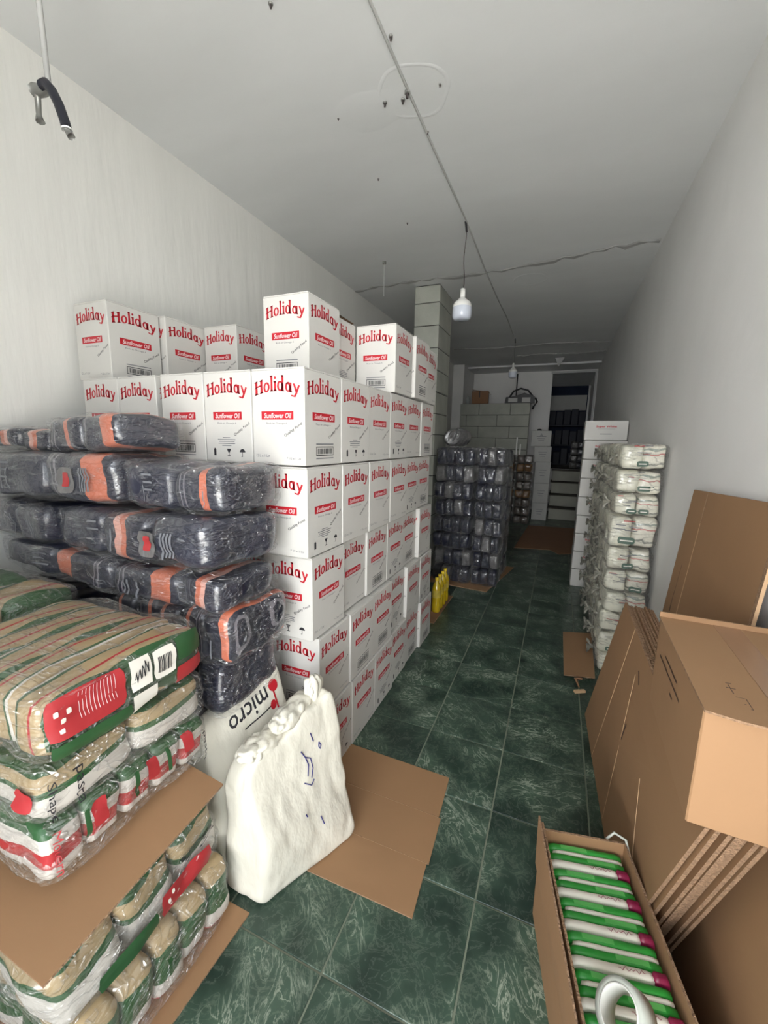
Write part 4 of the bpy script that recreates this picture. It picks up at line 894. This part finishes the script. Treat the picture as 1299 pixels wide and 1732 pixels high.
# carton resting on the pile
def big_carton():
    t = thing('cardboard_box', 'closed brown carton with taped lid resting on the flattened pile', 'box', (0.298, 0.898, 0.803), math.radians(-2.0))
    w, d, h = 0.318, 0.455, 0.255
    mb = MB(); mb.bevbox((w/2, d/2, h/2), (w, d, h), M['kraft'], 0.003); mb.build('box_body', t)
    for (y0, y1, nm) in ((-0.006, 0.0, 0),):
        pass
    mb = MB(); mb.prism([(-0.004, -0.018, h+0.001), (0.05, -0.03, h+0.002), (0.105, -0.03, h+0.002), (0.148, -0.01, h+0.001), (0.148, d+0.004, h+0.001), (-0.004, d+0.004, h+0.001)], (0, 0, 1), 0.005, M['kraft'], M['flute']); mb.build('top_flap', t)
    mb = MB(); mb.prism([(0.152, -0.01, h+0.001), (0.22, -0.03, h+0.002), (w, -0.02, h+0.001), (w, d+0.004, h+0.001), (0.152, d+0.004, h+0.001)], (0, 0, 1), 0.005, M['kraft'], M['flute']); mb.build('top_flap', t)
    mb = MB(); mb.prism([(0.12, 0.0, h+0.0063), (0.18, 0.0, h+0.0063), (0.18, d, h+0.0063), (0.12, d, h+0.0063)], (0, 0, 1), 0.0004, mat('brown_tape', (150, 116, 90), 0.25, spec=0.6)); mb.build('packing_tape', t)
    mb = MB(); mb.prism([(-0.004, d-0.004, h), (w, d-0.004, h), (w, d-0.004, h+0.02), (-0.004, d-0.004, h+0.02)], (0, 1, 0), 0.005, M['kraft'], M['flute']); mb.build('back_rim', t)
    mb = MB(); z = h+0.0066
    for (x0, y0, x1, y1) in ((0.035, 0.02, 0.08, 0.0215), (0.035, 0.058, 0.08, 0.0595), (0.035, 0.02, 0.0365, 0.0595), (0.0785, 0.02, 0.08, 0.0595), (0.045, 0.028, 0.0475, 0.05), (0.058, 0.03, 0.0605, 0.05), (0.066, 0.035, 0.074, 0.037), (0.04, 0.075, 0.043, 0.115), (0.034, 0.075, 0.05, 0.078), (0.062, 0.07, 0.064, 0.105), (0.056, 0.09, 0.072, 0.093), (0.06, 0.11, 0.07, 0.113)):
        mb.poly([(x0, y0, z), (x1, y0, z), (x1, y1, z), (x0, y1, z)], M['kraft_ink'])
    mb.build('printed_marks', t)
    mb = MB(); 
    for (y0, y1, z0, z1) in ((0.20, 0.34, 0.19, 0.195), (0.16, 0.40, 0.165, 0.17), (0.22, 0.25, 0.135, 0.14)): mb.poly([(-0.001, y0, z0), (-0.001, y1, z0), (-0.001, y1, z1), (-0.001, y0, z1)][::-1], M['kraft_ink'])
    mb.build('side_print', t)
big_carton()
# open carton of green packs
def green_carton():
    ang = math.radians(12.0); L, W, H = 0.75, 0.245, 0.355
    t = thing('open_carton', 'open brown carton packed with green and white packs, lower right', 'box', (0.052, 1.245, 0.0), ang)
    # local: x across to the right, y towards the viewer is negative
    th = 0.006
    mb = MB(); mb.bevbox((W/2, -L/2, 0.005), (W, L, 0.008), M['kraft'], 0.001); mb.build('bottom', t)
    def side(nm, c, d, lab=None):
        mb = MB(); mb.box(c, d, M['kraft']); mb.box((c[0], c[1], c[2]+d[2]/2+0.001), (d[0], d[1], 0.0022), M['flute']); return mb.build(nm, t)
    side('side_wall', (0, -L/2, H/2), (th, L, H)); side('side_wall', (W, -L/2, H/2-0.012), (th, L, H-0.024)); side('end_wall', (W/2, 0, H/2-0.012), (W-th, th, H-0.024)); side('end_wall', (W/2, -L, H/2-0.012), (W-th, th, H-0.024))
    mb = MB(); mb.prism([(-0.004, 0.004, H*0.55), (-0.004, -L, H*0.55), (-0.02, -L, H+0.012), (-0.006, 0.012, H+0.012)], (-1, 0, 0), 0.005, M['kraft'], M['flute']); mb.build('side_flap', t)
    mb = MB(); mb.tube([(W*0.8, 0.012, H-0.03), (W*0.9, 0.022, H-0.012), (W+0.004, 0.006, H-0.016), (W+0.01, -0.02, H-0.05)], 0.004, M['tape'], 6); mb.build('loose_tape', t)
    n = 9; pitch = 0.0805; pw = W-0.022
    T = t.matrix_basis
    base = Matrix.Translation(t.location) @ Matrix.Rotation(ang, 4, 'Z')
    ph = 0.292
    gF = puffF(pw-0.004, 0.0225, ph, 18, 0.0015, 20, 3); gm = puff_mesh('green_band', gF, M['pgreen'], (12, 4, 8))
    wF = puffF(pw-0.018, 0.0135, ph-0.003, 18, 0.001, 20, 4); wm = puff_mesh('white_band', wF, M['pwhite'], (12, 4, 8))
    WF = puffF(pw-0.03, 0.0215, ph+0.003, 18, 0.0015, 20, 5); Wm = puff_mesh('white_back', WF, M['pwhite'], (12, 4, 8))
    eF = puffF(0.040, 0.0225, ph+0.004, 10, 0.003, 30, 6); em = puff_mesh('maroon_end', eF, M['maroon'], (6, 5, 8))
    pm = MB(); pm.box((0, 0, 0), (pw*0.34, 0.012, 0.0012), M['pgreen2']); pmm = pm.mesh('shine_patch')  # painted sheen: a lighter green patch laid on each green band
    tx = MB(); tx.tube([(-0.03+0.004*q_, 0.0035*math.sin(q_*2.1)+0.002*math.sin(q_*5), 0) for q_ in range(16)], 0.0007, M['maroon'], 4); txm = tx.mesh('script_print')
    for q in range(n):
        yy = -0.010-pitch*q
        if yy-pitch < -L+0.004: break
        pk = thing('green_pack', 'green and white pack in the open carton, %s from the far end' % ['first', 'second', 'third', 'fourth', 'fifth', 'sixth', 'seventh', 'eighth', 'ninth'][q], 'pack', tuple(base @ Vector((W/2, yy, 0.011))), ang, 'green packs in the open carton')
        inst('green_band', gm, pk, loc=(0, -0.0115, ph/2)); inst('white_band', wm, pk, loc=(0.006, -0.0275, ph/2)); inst('green_band', gm, pk, loc=(0, -0.0435, ph/2))
        inst('white_back', Wm, pk, loc=(-0.014, -0.0665, ph/2+0.002)); inst('maroon_end', em, pk, loc=(pw/2-0.018, -0.0665, ph/2+0.002))
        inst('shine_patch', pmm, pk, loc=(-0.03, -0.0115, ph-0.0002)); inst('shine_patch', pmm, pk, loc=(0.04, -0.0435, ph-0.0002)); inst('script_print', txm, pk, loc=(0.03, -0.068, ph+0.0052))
    # tape roll standing on the packs
    tr = thing('tape_roll', 'clear packing tape roll with white core tilted on the green packs', 'tape', tuple(base @ Vector((0.085, -0.45, 0.318))), 0)
    R0, R1, wd = 0.054, 0.043, 0.046
    rot = Matrix.Rotation(math.radians(-48), 3, 'Y'); rz = Matrix.Rotation(math.radians(25), 3, 'Z')
    mb = MB(); mb.lathe([(R1, -wd/2), (R0, -wd/2), (R0, wd/2), (R1, wd/2)], M['tape'], 40); o1 = mb.build('tape_winding', tr, True)
    mb = MB(); mb.lathe([(R1-0.003, wd/2+.001), (R1, wd/2+.001), (R1, -wd/2-.001), (R1-0.003, -wd/2-.001), (R1-0.003, wd/2+.001)], M['tapecore'], 40); o2 = mb.build('cardboard_core', tr, True)
    tr.rotation_euler = (rz @ rot).to_euler(); tr.location.z += 0.052
green_carton()

# ================================================================== CEILING FITTINGS
mb = MB(); rr = random.Random(2); pts = [(-0.80+0.008*math.sin(y_*2.3), y_, ZC-0.006-0.003*math.sin(y_*5)) for y_ in [0.5+0.35*i for i in range(20)]]
mb.tube(pts, 0.006, M['conduit'], 8); o = mb.build('ceiling_conduit', None, True); prop(o, 'thin painted cable running along the middle of the ceiling', 'cable')
def bulb(y, zb, big=True, label=''):
    t = thing('hanging_bulb', label, 'lamp', (-0.795, y, 0))
    mb = MB(); n = 10; mb.tube([(0.0+0.006*math.sin(i*0.9), 0, ZC-(ZC-zb-0.22*(1 if big else .8))*i/n) for i in range(n+1)], 0.0028, M['wire'], 6); mb.build('wire', t, True)
    mb = MB(); mb.tube([(-0.004, -0.01, ZC-0.002), (0.0, 0.0, ZC-0.03), (0.004, 0.01, ZC-0.07)], 0.008, M['blackplastic'], 8); mb.build('ceiling_joint', t, True)
    s = 1.0 if big else 0.85
    mb = MB(); mb.lathe([(0, 0.232), (0.018, 0.232), (0.020, 0.18), (0.018, 0.172)], M['bulbwhite'], 20, (0, 0, zb)); mb.build('lamp_holder', t, True)
    mb = MB(); mb.lathe([(0.016, 0.176), (0.022, 0.165), (0.040, 0.148), (0.062, 0.132), (0.071, 0.112), (0.0735, 0.095)], M['bulbwhite'], 32, (0, 0, zb)); mb.build('lamp_housing', t, True)
    mb = MB(); mb.lathe([(0.073, 0.095), (0.0745, 0.07), (0.074, 0.03), (0.066, 0.010), (0.045, 0.001), (0, 0)], M['bulbglass'], 32, (0, 0, zb)); mb.build('lamp_diffuser', t, True)
    if not big:
        t.scale = (0.9, 0.9, 1)
bulb(3.41, 2.495, True, 'big white hanging bulb over the near end of the aisle')
bulb(7.2, 2.59, False, 'smaller hanging bulb deep in the room before the partition')
# anchors and screws left in the ceiling
for i, (x, y, s) in enumerate(((-1.168, 1.562, 1), (-0.786, 1.851, 1), (-0.815, 2.135, 1.6), (-0.939, 2.153, 1.2), (-0.659, 2.152, .7), (-1.212, 2.696, .7), (-1.221, 3.272, .8), (-1.207, 2.163, .6), (-0.85, 2.17, 1.2), (-1.85, 9.8, 2.2), (-0.8, 2.42, 0.8))):
    t = thing('ceiling_anchor', 'small dark anchor screw in the ceiling, %s' % ['near the top edge of the photo', 'on the cable close to the top edge', 'at the centre of the round patch', 'left in the round patch', 'right in the round patch', 'alone left of the cable', 'left of the near bulb', 'by the left skim patch', 'beside the centre one of the round patch', 'far back over the partition', 'on the cable below the round patch'][i], 'screw', (x, y, ZC-0.018*s), 0, 'ceiling anchors')
    mb = MB(); mb.lathe([(0, 0), (0.004*s, 0), (0.004*s, 0.018*s)], M['wire'], 8); mb.lathe([(0.004*s, 0.012*s), (0.009*s, 0.012*s), (0.009*s, 0.0175*s)], M['metal'], 8); mb.build('screw_body', t, True)
t = thing('ceiling_hook', 'thin wire hook hanging from the ceiling left of the near bulb', 'hook', (-1.656, 3.85, 0))
mb = MB(); mb.tube([(0, 0, ZC), (0, 0, 2.9)], 0.003, M['conduit'], 6); mb.build('wire', t); mb = MB(); mb.lathe([(0, -0.02), (0.018, -0.02), (0.018, 0)], M['metal'], 10, (0, 0, ZC)); mb.build('anchor', t)
# peeled paint flap
mb = MB(); mb.prism([(-0.22, 9.0, ZC-0.002), (-0.05, 8.98, ZC-0.002), (-0.10, 8.97, ZC-0.10), (-0.15, 8.97, ZC-0.17)], (0, 1, 0), 0.003, M['patch']); o = mb.build('peeling_paint'); prop(o, 'peeled flap of ceiling paint hanging before the door', 'paint flake')
# rod with black hose, upper left
t = thing('hanging_rod', 'grey ceiling rod ending in a clamp with a black hose', 'rod', (-1.63, 1.0, 0))
mb = MB(); mb.tube([(-0.012, 0, ZC), (0.0, 0.0, 2.655)], 0.0085, M['conduit'], 10); mb.build('rod', t, True)
mb = MB(); mb.tube([(0.012, 0.0, 2.655), (-0.03, 0, 2.66), (-0.075, 0.0, 2.672)], [0.012, 0.017, 0.02], M['metal'], 8); mb.tube([(-0.062, 0, 2.665), (-0.066, 0, 2.60), (-0.062, 0, 2.578)], [0.010, 0.008, 0.014], M['metal'], 8); mb.build('clamp', t, True)
mb = MB(); mb.tube([(-0.015, -0.012, 2.662), (0.01, -0.014, 2.66), (0.035, -0.014, 2.635), (0.06, -0.012, 2.59), (0.078, -0.01, 2.54), (0.085, -0.01, 2.515)], 0.0145, M['hose'], 12); mb.build('hose', t, True)
mb = MB(); mb.tube([(0.0845, -0.01, 2.517), (0.0855, -0.01, 2.511)], 0.0155, M['bulbwhite'], 12); mb.tube([(0.086, -0.01, 2.513), (0.100, -0.008, 2.492)], [0.010, 0.012], M['metal'], 8); mb.build('hose_end', t, True)
